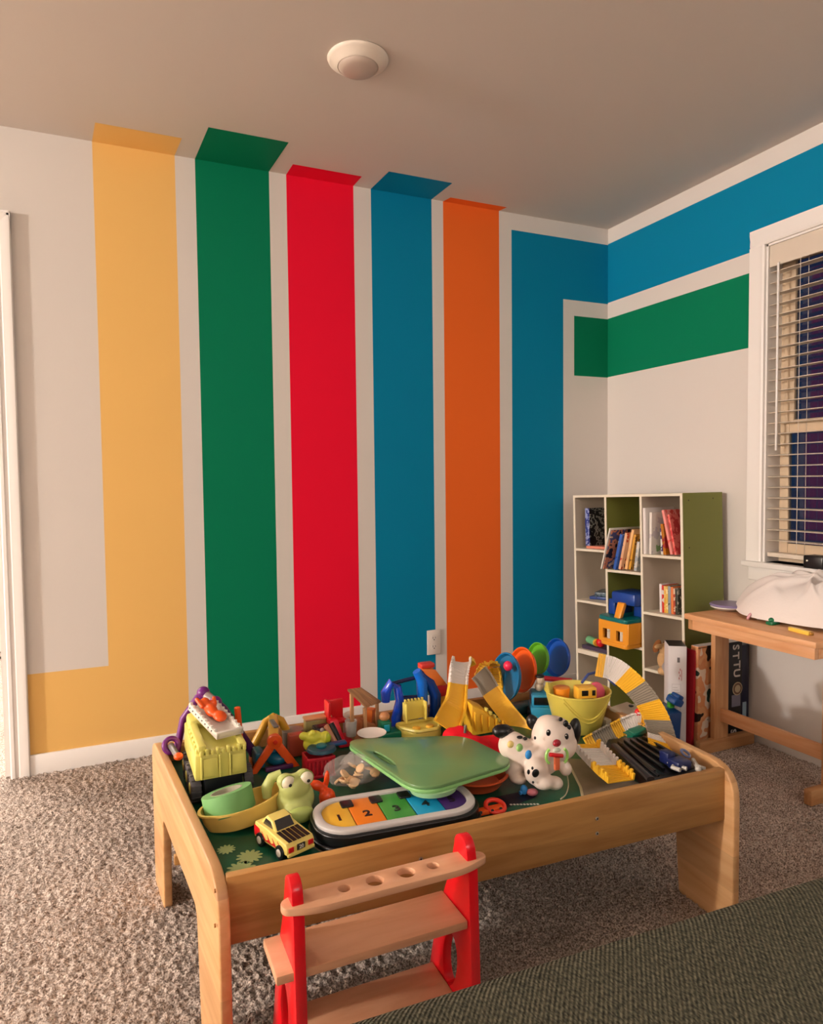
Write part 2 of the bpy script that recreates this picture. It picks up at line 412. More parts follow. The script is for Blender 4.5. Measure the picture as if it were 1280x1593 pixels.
# blind
BL = mat('blind_slat', (222, 208, 190), 0.45, 0.4)
t = T('window_blind', 'cream horizontal slatted blind hanging in the night window on the right', 'blind', (.03, (WY0+WY1)/2, WZ1-.06))
t.p('valance', B().box(.004, .012, WY0+.01, WY1-.01, WZ1-.095, WZ1-.008, .003).box(.012, .058, WY0+.012, WY1-.012, WZ1-.055, WZ1-.01), BL, world=True)
z = WZ1-.115; first = None
while z > WZ0+.05:
    if first is None:
        yc = (WY1-WY0)/2-.013
        b = B().surf(lambda u, v: (-.024+.048*u, -yc+2*yc*v, .0025*math.sin(PI*u)+.001*(u-.5)), 6, 1, thick=.0022)
        first = t.p('slat', b, BL); o = first
    else: o = first.copy(); COL.objects.link(o); o.parent = t.o
    o.location = (0, 0, z-t.o.location.z); z -= .0437
t.p('bottom_rail', B().box(-.022, .022, -yc, yc, -.012, .006, .003), BL).location = (0, 0, WZ0+.035-t.o.location.z)
for yy in (-.33, 0, .33, .16):
    for dx in (-.024, .024):
        t.p('ladder_cord', B().cyl((dx, yy, .0), (dx, yy, -(WZ1-WZ0)+.10), .0012, n=6), BL)
t.p('tilt_wand', B().cyl((-.034, yc-.045, -.03), (-.034, yc-.045, -.78), .0045, n=8, bev=.001).cyl((-.034, yc-.045, -.03), (-.015, yc-.045, -.02), .002, n=6), TRM)

# outlet, ceiling fixture ---------------------------------------------------
PLT = mat('outlet_plastic', (232, 222, 212), .35, .5); DK = mat('dark_slot', (40, 36, 34), .6)
t = T('wall_outlet', 'white duplex electrical outlet on the blue and orange striped wall', 'outlet', (-1.058, -.001, .328))
t.p('cover_plate', B().box(-.036, .036, -.006, 0, -.06, .06, .0025), PLT)
for zz in (.021, -.021):
    r_ = t.p('receptacle', B().prism(rrect(-.017, .017, -.0145, .0145, .010), 0, .0022, M=TR((0, -.006, zz), (PI/2, 0, 0)), bev=.0006), PLT)
    t.p('slot', B().box(-.0075, -.0055, -.0087, -.008, zz-.003, zz+.006).box(.0055, .0075, -.0087, -.008, zz-.002, zz+.006).cyl((0, -.0080, zz-.008), (0, -.0087, zz-.008), .0028, n=12), DK, parent=r_)
t.p('screw', B().cyl((0, -.006, 0), (0, -.0075, 0), .003, n=12), PLT)
t = T('ceiling_light', 'round white flush disk light, switched off, on the ceiling', 'ceiling light', (-1.735, -.900, HT))
t.p('rim', B().lathe([(.094, 0), (.096, -.003), (.094, -.008), (.088, -.012), (.072, -.022), (.067, -.027), (.064, -.028), (.062, -.024), (.062, 0)], 56), mat('lamp_rim', (236, 222, 206), .3, .5))
t.p('diffuser', B().lathe([(.0625, -.020), (.062, -.028), (.057, -.034), (.045, -.038), (.02, -.040), (0, -.0405)], 56), mat('lamp_lens', (196, 178, 164), .35, .4), smooth=True, angle=60)

# ================================================================== FURNITURE
# ------------------------------------------------------------------ play table
MAPLE_Y = wood('maple_side', (226, 178, 126), (208, 154, 100), (9, 1.2, 14), boards=11, bax='Z')
MAPLE_X = wood('maple_rail', (196, 146, 84), (164, 112, 56), (1.2, 9, 14), boards=16, bax='Z')
STEEL = mat('steel', (180, 172, 160), .3, .5, metal=.8)
FL, FR_, BLc, BR = Vector((-2.321, -1.738)), Vector((-1.117, -1.782)), Vector((-2.378, -.985)), Vector((-1.080, -1.028))
ZT, ZB, Z0 = .392, .262, .345
t = T('play_table', 'low maple toy table piled with toys in the middle of the carpet', 'toy table', (-1.72, -1.38, 0))
PT = t
th = .020
def rail(b, a, c, nrm, z0, z1, bev=.003):
    n = Vector(nrm)*th
    P = [(*a, z0), (*c, z0), (*(c+n), z0), (*(a+n), z0), (*a, z1), (*c, z1), (*(c+n), z1), (*(a+n), z1)]
    b.hexa(P, bev)
b = B(); rail(b, FL, FR_, (.03, 1), ZB, ZT); t.p('front_rail', b, MAPLE_X, world=True)
b = B(); rail(b, BLc, BR, (-.03, -1), ZB, ZT); t.p('back_rail', b, MAPLE_X, world=True)
def side_panel(f, k, sgn):
    # profile in (run, height): a rounded slab with an arch cut between the two legs
    d = (k-f).normalized(); L = (k-f).length; e0, e1 = -.028, L+.022
    top = .402
    out = rpoly([(e0, -.01), (e0+.185, -.01), (e0+.205, .243), (e1-.165, .243), (e1-.15, -.01), (e1, -.01), (e1, top), (e0, top)],
                [.0, .012, .03, .03, .012, .0, .06, .085], 6)
    M = Matrix(((d.x, 0, sgn*d.y*-1, f.x), (d.y, 0, sgn*d.x, f.y), (0, 1, 0, 0), (0, 0, 0, 1)))
    return B().prism(out, 0, .022, M=M, bev=.004)
t.p('side_panel', side_panel(FL, BLc, 1), MAPLE_Y, world=True)
t.p('side_panel', side_panel(FR_, BR, -1), MAPLE_Y, world=True)
# bolts in the rail and side
for px, py in ((928, 1273), (928, 1296), (654, 1336)):
    p = aty(px, py, -1.738-(.044/1.204)*(at(px, py, .34).x+2.321)); p.y -= .001
    t.p('bolt', B().cyl(p, p+Vector((0, -.0018, 0)), .0045, n=14, bev=.0006).m(1).cyl(p+Vector((0, -.0015, 0)), p+Vector((0, -.0022, 0)), .002, n=8), [STEEL, DK], world=True)
for py in (1386, 1440):
    p = atx(334, py, -2.346); t.p('bolt', B().cyl(p+Vector((.002, 0, 0)), p+Vector((-.0012, 0, 0)), .0035, n=12), mat('wood_plug', (190, 134, 78), .5), world=True)
# play board with its printed landscape
BG = mat('board_green', (22, 96, 70), .35, .4, vary=.25, vscale=14); BR_ = mat('board_road', (142, 126, 106), .45, .3, vary=.1, vscale=20)
BLn = mat('board_line', (196, 186, 150), .5); BFl = mat('board_flower', (166, 184, 122), .5)
BNv = mat('board_navy', (14, 20, 38), .4); BWh = mat('board_white', (210, 210, 200), .5)
b = B()
q = .023
cs = [(FL.x+.002, FL.y+q), (FR_.x-.002, FR_.y+q), (BR.x-.002, BR.y-q), (BLc.x+.002, BLc.y-q)]
b.hexa([(*p, Z0-.012) for p in cs]+[(*p, Z0) for p in cs])
def flower(c, r, n=12):
    pts = []
    for i in range(n*4):
        a = 2*PI*i/(n*4); rr = r*(.62+.38*abs(math.cos(n/2*a))); pts.append((c.x+rr*math.cos(a), c.y+rr*math.sin(a), Z0+.0008))
    return pts
b.m(3)
for px, py, r in ((388, 1333, .028), (375, 1352, .030), (352, 1322, .02)): b.poly(flower(at(px, py, Z0), r))
b.m(1)
arcp = [at(*p, Z0) for p in ((880, 1180), (893, 1205), (903, 1225), (908, 1248))]
rd = [(p.x, p.y, Z0+.0006) for p in arcp]
b.poly(rd+[(-1.30, -1.745, Z0+.0006), (-1.28, -1.52, Z0+.0006)])
b.m(2).tube([(p[0], p[1], Z0+.0008) for p in rd], .0035, 6, flat=.3)
pz = [at(*p, Z0) for p in ((486, 1318), (560, 1300), (600, 1305), (505, 1330))]
b.m(1).poly([(p.x, p.y, Z0+.0006) for p in pz])
b.m(4).poly([(*at(*p, Z0).xy, Z0+.0006) for p in ((775, 1262), (835, 1240), (830, 1228), (770, 1240))])
b.m(5)
for i in range(9):
    a0 = at(795+i*5.2, 1251.5-i*.1, Z0+.001); b.box(a0.x-.0028, a0.x+.0022, a0.y-.003, a0.y+.003, Z0+.0005, Z0+.0012)
t.p('play_board', b, [BG, BR_, BLn, BFl, BNv, BWh], world=True, smooth=False)
# slim wooden stretcher seen through the arch, under the board
t.p('stretcher', B().hexa([(-2.37, -1.225, .16), (-1.09, -1.262, .16), (-1.09, -1.245, .16), (-2.37, -1.208, .16), (-2.37, -1.225, .185), (-1.09, -1.262, .185), (-1.09, -1.245, .185), (-2.37, -1.208, .185)], .003), MAPLE_X, world=True)

# ------------------------------------------------------------------ red step rack in front
REDP = mat('red_lacquer', (232, 22, 34), .25, .5); BEECH = wood('beech', (226, 172, 134), (210, 152, 114), (1.5, 12, 12)); 
p0 = Vector((-2.070, -1.915, 0)); rz = math.radians(-.5)
t = T('step_rack', 'small beech and red lacquered step rack standing before the toy table', 'step stool', p0, rz)
def post(x0, x1):
    out = [(-.030, -.005), (.205, -.005), (.190, .03), (.145, .18), (.100, .30), (.070, .36)]
    for i in range(9):
        a = math.radians(0+180*i/8); out.append((.021+.026*math.cos(a)*1.0, .431+.026*math.sin(a)))
    out += [(-.012, .40), (-.020, .20)]
    hole = [(.070+.029*math.cos(a)-.010*math.sin(a), .188+.055*math.sin(a)) for a in [2*PI*i/28 for i in range(28)]]
    M = Matrix(((0, 0, 1, 0), (1, 0, 0, 0), (0, 1, 0, 0), (0, 0, 0, 1)))
    return B().prism(out, x0, x1, M=M, bev=.0025, holes=[hole])
t.p('side_post', post(-.174, -.154), REDP); t.p('side_post', post(.150, .170), REDP)
pl_ = rpoly([(-.190, -.012), (-.14, -.029), (.14, -.029), (.192, -.010), (.192, .010), (.15, .030), (-.15, .030), (-.190, .012)], [.012, .08, .08, .012, .012, .02, .02, .012], 6)
hs = [circ(x, .004, r, r, 24) for x, r in ((-.080, .0105), (-.024, .0155), (.036, .0155), (.088, .0105))]
t.p('top_plank', B().prism(pl_, .408, .421, M=TR((0, .004, 0)), bev=.002, holes=hs), BEECH)
t.p('step_board', B().box(-.203, .149, -.010, .096, .296, .312, .003), BEECH)
t.p('step_board', B().box(-.153, .149, -.018, .145, .118, .135, .003), BEECH)

# ------------------------------------------------------------------ green sofa back in the foreground
def sofa():
    t = T('sofa', 'dark olive green ribbed fabric sofa back filling the bottom right foreground', 'sofa', (-1.6, -2.9, 0))
    m = mat('sofa_fabric', (92, 92, 68), .9, .15); nt = m.node_tree; bs = nt.nodes['Principled BSDF']
    tc = nt.nodes.new('ShaderNodeTexCoord'); mp = nt.nodes.new('ShaderNodeMapping'); mp.inputs['Rotation'].default_value = (0, 0, math.radians(38))
    nt.links.new(tc.outputs['Object'], mp.inputs[0])
    wv = nt.nodes.new('ShaderNodeTexWave'); wv.bands_direction = 'X'; wv.inputs['Scale'].default_value = 100; wv.inputs['Distortion'].default_value = .8; wv.inputs['Detail'].default_value = 2
    nt.links.new(mp.outputs[0], wv.inputs[0])
    mp2 = nt.nodes.new('ShaderNodeMapping'); mp2.inputs['Rotation'].default_value = (0, 0, math.radians(38)); mp2.inputs['Scale'].default_value = (2.2, 1, 1); nt.links.new(tc.outputs['Object'], mp2.inputs[0])
    n = nt.nodes.new('ShaderNodeTexNoise'); n.inputs['Scale'].default_value = 260; n.inputs['Detail'].default_value = 3; nt.links.new(mp2.outputs[0], n.inputs[0])
    r = nt.nodes.new('ShaderNodeValToRGB'); nt.links.new(n.outputs['Fac'], r.inputs[0]); e = r.color_ramp.elements
    e[0].position = .38; e[0].color = rgba((56, 56, 45)); e[1].position = .66; e[1].color = rgba((108, 103, 84))
    mr = nt.nodes.new('ShaderNodeMapRange'); mr.inputs[3].default_value = .72; mr.inputs[4].default_value = 1.08; nt.links.new(wv.outputs['Fac'], mr.inputs[0])
    mx = nt.nodes.new('ShaderNodeVectorMath'); mx.operation = 'SCALE'; nt.links.new(r.outputs[0], mx.inputs[0]); nt.links.new(mr.outputs[0], mx.inputs['Scale'])
    nt.links.new(mx.outputs[0], bs.inputs['Base Color'])
    bp = nt.nodes.new('ShaderNodeBump'); bp.inputs['Strength'].default_value = .7; bp.inputs['Distance'].default_value = .002; nt.links.new(wv.outputs['Fac'], bp.inputs['Height']); nt.links.new(bp.outputs[0], bs.inputs['Normal'])
    # back: long rounded bolster, slightly crowned along its length
    def body(x0, x1, y0, y1, z0, z1, r, crown=0, nx=30):
        prof = rrect(y0, y1, z0, z1, r, 8)
        b = B(); tb = bmesh.new(); rings = []
        for i in range(nx+1):
            u = i/nx; x = x0+(x1-x0)*u; e = min(u, 1-u)*(x1-x0); k = 1-math.sqrt(max(0, 1-(1-min(e/r, 1))**2))
            cy, cz = (y0+y1)/2, (z0+z1)/2; cr = crown*math.sin(PI*u)
            rings.append([tb.verts.new((x, cy+(p[0]-cy)*(1-k*2*r/(y1-y0)), cz+(p[1]-cz)*(1-k*2*r/(z1-z0))+(cr if p[1] > cz else 0))) for p in prof])
        for a, c in zip(rings, rings[1:]):
            for k in range(len(a)): tb.faces.new((a[k], a[(k+1) % len(a)], c[(k+1) % len(a)], c[k]))
        tb.faces.new(rings[0]); tb.faces.new(rings[-1]); bmesh.ops.recalc_face_normals(tb, faces=tb.faces[:])
        return b.add(tb)
    t.p('backrest', body(-2.95, -.75, -2.87, -2.566, .16, .760, .05, .006), m, world=True)
    t.p('base', B().box(-2.93, -.77, -2.9, -2.6, .05, .20, .02), m, world=True)
    FT = mat('sofa_foot', (40, 28, 20), .5)
    for x, y in ((-2.88, -2.65), (-.82, -2.65)): t.p('foot', B().cyl((x, y, .055), (x, y, -.004), .022, .016, n=16), FT, world=True)
    piv = Matrix.Translation((-2.35, -2.57, 0)) @ Matrix.Rotation(math.radians(-2.6), 4, 'Z') @ Matrix.Translation((2.35, 2.57, 0))
    M = piv @ Matrix.Translation(t.o.location); t.o.location = M.translation; t.o.rotation_euler = M.to_euler()
sofa()

# ------------------------------------------------------------------ cube bookshelf
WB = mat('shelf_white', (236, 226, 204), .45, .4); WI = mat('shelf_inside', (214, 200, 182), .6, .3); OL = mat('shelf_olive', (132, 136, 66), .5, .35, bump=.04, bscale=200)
SW, SH, SD = .645, 1.031, .263
yaw, lean = -.1119, .0282
rtv = Vector((-math.sin(yaw), -math.cos(yaw), 0)); bkv = Vector((math.cos(yaw), -math.sin(yaw), 0))
Rm = Matrix(((rtv.x, bkv.x, 0), (rtv.y, bkv.y, 0), (0, 0, 1)))
ln = Matrix.Rotation(-lean, 3, 'Y')     # the unit leans a little on the soft carpet
SM = Matrix.Translation((-.2921, -.852, .0182)) @ (Rm @ ln).to_4x4()
t = T('cube_bookshelf', 'tall white and olive cube bookshelf leaning in the corner by the window', 'bookshelf', SM.translation, rot=SM.to_euler())
SHELF = t
W0, W1, W2, W3 = -SW, -.432, -.221, 0
a = .012
def panel(name, x0, x1, y0, y1, z0, z1, m2=WI, edge='front'):
    b = B(); b.m(0).box(x0, x1, y0, y0+.004, z0, z1, .001).m(1).box(x0, x1, y0+.004, y1, z0, z1)
    if edge == 'in': b.m(2).box(x0-.0006, x0, y0+.004, y1-.004, z0+.012, z1-.012)
    t.p(name, b, [WB, m2, WI], smooth=False)
panel('side_panel', W0, W0+a, 0, SD, 0, SH, WI); 
panel('side_panel', -a, 0, 0, SD, 0, SH, OL, 'in')
panel('divider', W1-a/2, W1+a/2, 0, SD, a, SH-a, OL)
panel('divider', W2-a/2, W2+a/2, 0, SD, a, SH-a, WI)
panel('top_panel', W0+a, -a, 0, SD, SH-a, SH, WI); panel('bottom_panel', W0+a, -a, 0, SD, 0, a, WB)
R1, R2, R3 = [.768, .513, .268], [.679, .341], [.763, .507, .254]
for z in R1: panel('shelf_board', W0+a, W1-a/2, 0, SD-.004, z-a-(.010 if z < .3 else 0), z, WB)
for z in R2: panel('shelf_board', W1+a/2, W2-a/2, 0, SD-.004, z-a, z, WB)
for z in R3: panel('shelf_board', W2+a/2, -a, 0, SD-.004, z-a, z, WB)
t.p('back_panel', B().box(W1+a/2, W2-a/2, SD-.004, SD, a, SH-a), OL, smooth=False, label='olive green back panel of the middle column')
t.p('back_panel', B().box(W0+a, W1-a/2, SD-.004, SD, a, SH-a), mat('shelf_back_grey', (214, 202, 186), .6), smooth=False)
t.p('back_panel', B().box(W2+a/2, -a, SD-.004, SD, a, SH-a), mat('shelf_back_grey', (214, 202, 186), .6), smooth=False)
for x, y, z in ((-.327, SD-.0045, .985),): t.p('peg_hole', B().cyl((x, y, z), (x, y+.001, z), .005, n=10), DK)
for y, z in ((.04, 1.00), (.20, 1.005), (.04, .80)): t.p('peg_hole', B().cyl((-.0005, y, z), (.0006, y, z), .003, n=10), DK)

PG = mat('book_pages', (232, 222, 200), .8)
def cmix(name, cs, sc=30):
    """printed cover: patches of several inks"""
    m = mat('cover_'+name, cs[0], .35, .4, vary=.01, vscale=sc)
    nt = m.node_tree; r = [n for n in nt.nodes if n.type == 'VALTORGB'][0]; e = r.color_ramp; e.interpolation = 'CONSTANT'
    nz = [n for n in nt.nodes if n.type == 'TEX_NOISE'][0]; nz.inputs['Detail'].default_value = 2
    while len(e.elements) < len(cs): e.elements.new(.5)
    for i, c in enumerate(cs): e.elements[i].position = 0 if i == 0 else .40+.22*(i-1)/max(1, len(cs)-2) if len(cs) > 2 else .5; e.elements[i].color = rgba(c)
    return m
def book(w, h, tk, cover, label, x, y, z, lean=0, turn=0, group=None, spine=None, flat=False, name='book'):
    """x = spine left edge in shelf coordinates, w = depth of the book, tk = thickness"""
    L = Matrix.Translation((x, y, z)) @ Euler((0, lean, turn)).to_matrix().to_4x4()
    if flat: L = L @ Matrix.Rotation(PI/2, 4, 'Y') @ Matrix.Translation((-tk, 0, 0))
    M = SM @ L
    tt = T(name, label, 'book', M.translation, rot=M.to_euler(), group=group)
    c = min(.0022, tk*.2)
    b = B().m(1).box(0, tk, 0, c, 0, h, .0006).m(0).box(0, c, c, w, 0, h, .0004).box(tk-c, tk, c, w, 0, h, .0004)
    tt.p('cover', b, [cover, spine or cover])
    tt.p('pages', B().box(c, tk-c, c, w-.004, .003, h-.003), PG, smooth=False)
    return tt
K = cmix
g = 'books and papers on the cube bookshelf'
# left column
book(.19, .185, .028, K('doodle', [(14, 14, 18), (14, 14, 18), (150, 148, 140), (18, 18, 22)], 55), 'black hardback with white doodles and a blue spine, in the top left cubby', W0+.050, .030, .781, 0, 0, g, spine=K('bluecheck', [(30, 50, 130), (150, 160, 200)], 60))
book(.15, .14, .012, pl('bk_pink', (226, 140, 116)), 'thin salmon pink book lying flat under the doodled black book', W0+.055, .03, .7685, flat=True, group=g)
book(.16, .13, .014, K('wedge', [(20, 40, 80), (40, 66, 130), (150, 160, 180)], 40), 'blue patterned book lying askew on the second left shelf', W0+.05, .05, .514, flat=True, turn=.35, group=g)
book(.14, .11, .02, K('wedge2', [(26, 50, 70), (90, 110, 120)], 50), 'dark blue book tilted on top of the flat patterned one', W0+.075, .06, .5295, 0, .5, g, flat=True)
book(.17, .165, .018, pl('bk_plum', (74, 62, 84)), 'dark plum book lying flat under the red ball toy', W0+.022, .02, .2685, flat=True, group=g)
# middle column, leaning books that stick out
lx = W1+a/2
lst = [(.20, .20, .006, pl('bk_white', (236, 232, 222)), 'thin white book leaning out at the left of the slanting row', .30, -.052),
       (.19, .19, .004, K('dino', [(20, 20, 40), (190, 120, 90), (70, 70, 110), (214, 180, 150)], 22), 'dark picture book leaning in the middle column beside the thin white one', .30, -.048),
       (.16, .17, .016, K('bluebk', [(34, 70, 150), (60, 100, 180), (220, 220, 220)], 26), 'blue book in the slanting row of the middle column', .28, -.012),
       (.16, .175, .014, K('redbk', [(200, 70, 40), (230, 180, 140), (60, 30, 50)], 30), 'red and cream book in the slanting row of the middle column', .26, .0),
       (.15, .19, .014, pl('bk_peach', (240, 190, 130)), 'peach coloured book, tallest of the slanting row', .25, .02),
       (.15, .165, .012, K('brown', [(120, 80, 30), (220, 160, 60), (60, 50, 30)], 34), 'brown speckled book right of the peach one in the slanting row', .22, .024)]
x = lx+.004
for i, (w_, h_, tk, c_, lb, le, yy) in enumerate(lst):
    book(w_, h_, tk, c_, lb, x+.004, yy, .6865-.0, le, 0, g); x += tk/math.cos(le)+.002+(.018 if i == 1 else 0)+.003
book(.14, .135, .016, K('grey', [(170, 176, 178), (220, 214, 200)], 30), 'short grey book leaning last in the slanting row', W2-a/2-.058, .02, .6835, .17, 0, g)
book(.14, .130, .014, pl('bk_teal', (90, 116, 118)), 'short teal book against the divider at the end of the slanting row', W2-a/2-.030, .03, .681, .06, 0, g)
# right column top
book(.19, .205, .014, pl('bk_offw', (240, 232, 226)), 'tall off-white book standing at the left of the top right cubby', W2+a/2+.006, .0, .764, 0, 0, g)
book(.18, .185, .013, K('greenfoot', [(210, 200, 200), (232, 224, 214), (150, 180, 120)], 18), 'pale pastel book standing second in the top right cubby', W2+a/2+.026, .012, .764, .04, 0, g)
book(.03, .16, .05, K('snow', [(150, 160, 156), (90, 70, 60), (200, 196, 190)], 24), 'grey snow scene picture book facing out in the top right cubby', W2+a/2+.048, .10, .764, 0, 0, g)
book(.17, .115, .012, K('cap', [(220, 216, 206), (60, 50, 110)], 30), 'short white and navy book standing mid top right cubby', W2+a/2+.076, .03, .764, -.02, 0, g)
book(.17, .135, .014, K('ochre', [(180, 110, 20), (160, 40, 40)], 14), 'ochre and red book leaning in the top right cubby', W2+a/2+.098, .02, .764, -.10, 0, g)
book(.17, .195, .012, K('coral', [(232, 90, 80), (240, 150, 140), (220, 70, 60)], 26), 'coral pink book leaning steeply at the right of the top right cubby', W2+a/2+.142, .01, .768, -.22, 0, g)
book(.16, .175, .010, K('rose', [(236, 120, 110), (206, 60, 60)], 36), 'rose red speckled book leaning against the coral one', W2+a/2+.156, .02, .767, -.20, 0, g)
book(.03, .22, .055, K('tealbk', [(40, 80, 86), (60, 100, 104), (30, 50, 60)], 20), 'dark teal picture book standing at the back of the top right cubby', W2+a/2+.135, .20, .764, 0, 0, g)
# right column middle: short row
x = W2+a/2+.060
row = [(.012, .125, pl('bk_w2', (238, 228, 226)), 'white paperback first in the short row of the right column'),
       (.010, .120, K('rw', [(214, 60, 50), (236, 226, 220)], 10), 'red and white paperback second in the short row'),
       (.009, .118, K('y1', [(240, 180, 70), (246, 206, 120)], 30), 'yellow paperback left in the short row'),
       (.010, .118, K('y2', [(236, 190, 90), (250, 226, 160)], 24), 'pale yellow paperback beside the yellow one in the short row'),
       (.014, .120, K('gb', [(60, 66, 70), (150, 160, 165), (30, 30, 34)], 36), 'charcoal patterned paperback in the middle of the short row'),
       (.012, .118, pl('bk_or', (232, 130, 70)), 'orange paperback in the short row'),
       (.008, .114, K('rd', [(190, 80, 60), (230, 200, 170)], 34), 'brick red paperback right of the orange one in the short row'),
       (.014, .112, K('bwhite', [(170, 160, 140), (70, 70, 60), (220, 210, 190)], 46), 'mottled paperback ending the short row')]
for tk, h_, c_, lb in row: book(.10, h_, tk, c_, lb, x, .035, .508, 0, 0, g); x += tk+.0012

def onshelf(x, y, z): return SM @ Vector((x, y, z))
RD, YE, OR, GR, BU = pl('red', (224, 28, 36)), pl('yellow', (246, 190, 60)), pl('orange', (244, 92, 30)), pl('green', (20, 130, 80)), pl('blue', (16, 80, 190))
# red ball rattle on the left column
L = onshelf(W0+.10, .05, .2875)
t = T('rattle_toy', 'green and yellow tube rattle with a red ball end on the lowest left shelf', 'toy', L)
t.p('tube', B().cyl((-.01, .0, .02), (.0, .07, .02), .019, n=20, bev=.003).m(1).cyl((-.012, -.012, .02), (-.008, .012, .02), .0185, n=20), [pl('mint', (120, 190, 140)), YE])
t.p('ball', B().sph((-.005, -.028, .024), .023), RD)
# playhouse in the middle column
L = onshelf((W1+W2)/2, -.028, .3415)
t = T('toy_playhouse', 'yellow toy house with a teal deck and blue upper storey in the middle cubby', 'toy house', L, rz=SM.to_euler().z)
DY, TE = pl('house_yellow', (240, 158, 44)), pl('house_teal', (0, 112, 112))
b = B(); pts = rpoly([(-.092, -.02), (-.07, -.055), (.085, -.055), (.092, .16), (-.092, .16)], .02)
hole = [[(-.06, .03), (-.015, .03), (-.015, .075), (-.06, .075)], [(.02, .03), (.06, .03), (.06, .075), (.02, .075)]]
b.prism(pts, 0, .020, bev=.003).box(-.092, -.080, -.03, .15, .02, .115, .004).box(.080, .092, -.05, .15, .02, .115, .004).box(-.09, .09, .14, .155, .02, .115)
b.prism(rpoly([(-.085, .015), (.086, .015), (.086, .115), (-.085, .115)], .006), -.006, .006, M=Matrix(((1, 0, 0, 0), (0, 0, -1, -.045), (0, 1, 0, 0), (0, 0, 0, 1))), holes=hole)
t.p('base', b, DY)
t.p('deck', B().prism(rpoly([(-.094, -.03), (-.074, -.062), (.090, -.062), (.094, .158), (-.094, .158)], .02), .115, .133, bev=.004), TE)
for xx in (-.037, .04): t.p('figure', B().cyl((xx, -.03, .02), (xx, -.03, .06), .012, n=12).sph((xx, -.03, .068), .012), pl('figure_cream', (226, 214, 196)))
t.p('upper_storey', B().box(-.075, -.035, .0, .12, .133, .205, .006).box(-.05, .09, -.01, .13, .188, .245, .012).box(.03, .09, .05, .13, .133, .19, .004), pl('house_blue', (20, 66, 150)))
t.p('slide', B().hexa([(.0, -.045, .128), (.035, -.045, .128), (.035, -.02, .135), (.0, -.02, .135), (.0, -.02, .2), (.04, -.02, .2), (.04, .0, .2), (.0, .0, .2)], .003), DY)
# soft toys in the right column
def plush(name, label, L, c, parts, rmx=.005):
    t = T(name, label, 'soft toy', L)
    b = B()
    for cc, r in parts: b.sph(cc, r, n=14)
    t.p('body', b, mat('plush_'+name, c, .95, .1, bump=.6, bscale=240), rmx=rmx)
    return t
L = onshelf(W2+.10, .02, .256)
t = plush('plush_dog', 'tan long-legged soft toy slumped in the lower right cubby', L, (214, 172, 122),
      [((0, 0, .05), (.035, .03, .045)), ((-.02, -.035, .035), (.018, .05, .018)), ((.022, -.045, .030), (.018, .05, .017)), ((0, -.01, .10), (.034, .03, .028)), ((-.042, -.01, .115), (.028, .012, .012)), ((.04, .01, .10), (.02, .02, .02)), ((-.06, -.055, .022), (.03, .02, .02))])
t.p('ear', B().sph((-.03, .015, .11), (.012, .018, .03), (0, .5, 0)), mat('plush_ear', (150, 96, 56), .95, .1)); t.p('ear', B().sph((.035, .02, .10), (.012, .018, .03), (0, -.6, 0)), MATS['plush_ear'])
t.p('arm', B().sph((-.025, -.075, .07), (.015, .04, .015), (.5, 0, .5)), mat('plush_cream', (232, 206, 170), .95, .1))
L = onshelf(W2+.165, -.035, .256)
plush('plush_mouse', 'grey soft toy hanging over the edge of the lower right cubby', L, (168, 160, 156), [((0, 0, .03), (.03, .03, .035)), ((.0, -.02, .015), (.026, .03, .02)), ((.01, .01, .065), (.02, .02, .02))])

# ------------------------------------------------------------------ wooden desk under the window
PINE_Y = wood('pine_desk', (236, 182, 134), (218, 150, 98), (14, 1.3, 14)); PINE_X = wood('pine_foot', (206, 156, 106), (180, 126, 78), (1.3, 14, 14)); PINE_Z = wood('pine_post', (224, 172, 122), (200, 140, 88), (14, 14, 1.3))
t = T('side_desk', 'honey coloured wooden trestle desk below the window, strewn with a white cloth', 'desk', (-.22, -1.23, 0))
X0, X1, Y0, Y1, ZD = -.408, -.040, -1.508, -.950, .575
t.p('desk_top', B().box(X0, X1, Y0, Y1, ZD-.022, ZD, .003), PINE_Y, world=True)
for q_ in ((X0+.012, X0+.030, Y0+.012, Y1-.012), (X1-.03, X1-.012, Y0+.012, Y1-.012), (X0+.030, X1-.03, Y0+.012, Y0+.028), (X0+.030, X1-.03, Y1-.028, Y1-.012)):
    t.p('apron', B().box(*q_, ZD-.062, ZD-.022, .002), PINE_Y, world=True)
t.p('corner_block', B().box(X0+.0105, X0+.0115, Y1-.030, Y1-.012, ZD-.060, ZD-.024), PINE_X, world=True)
for y in (-.972, -1.452):
    t.p('post', B().box(-.262, -.185, y, y+.022, .045, ZD-.022, .002), PINE_Z, world=True)
    t.p('foot', B().box(-.345, -.035, y-.004, y+.026, -.006, .048, .005), PINE_X, world=True)
t.p('stretcher', B().box(-.232, -.214, -1.43, -.972, .118, .172, .003), PINE_Y, world=True)

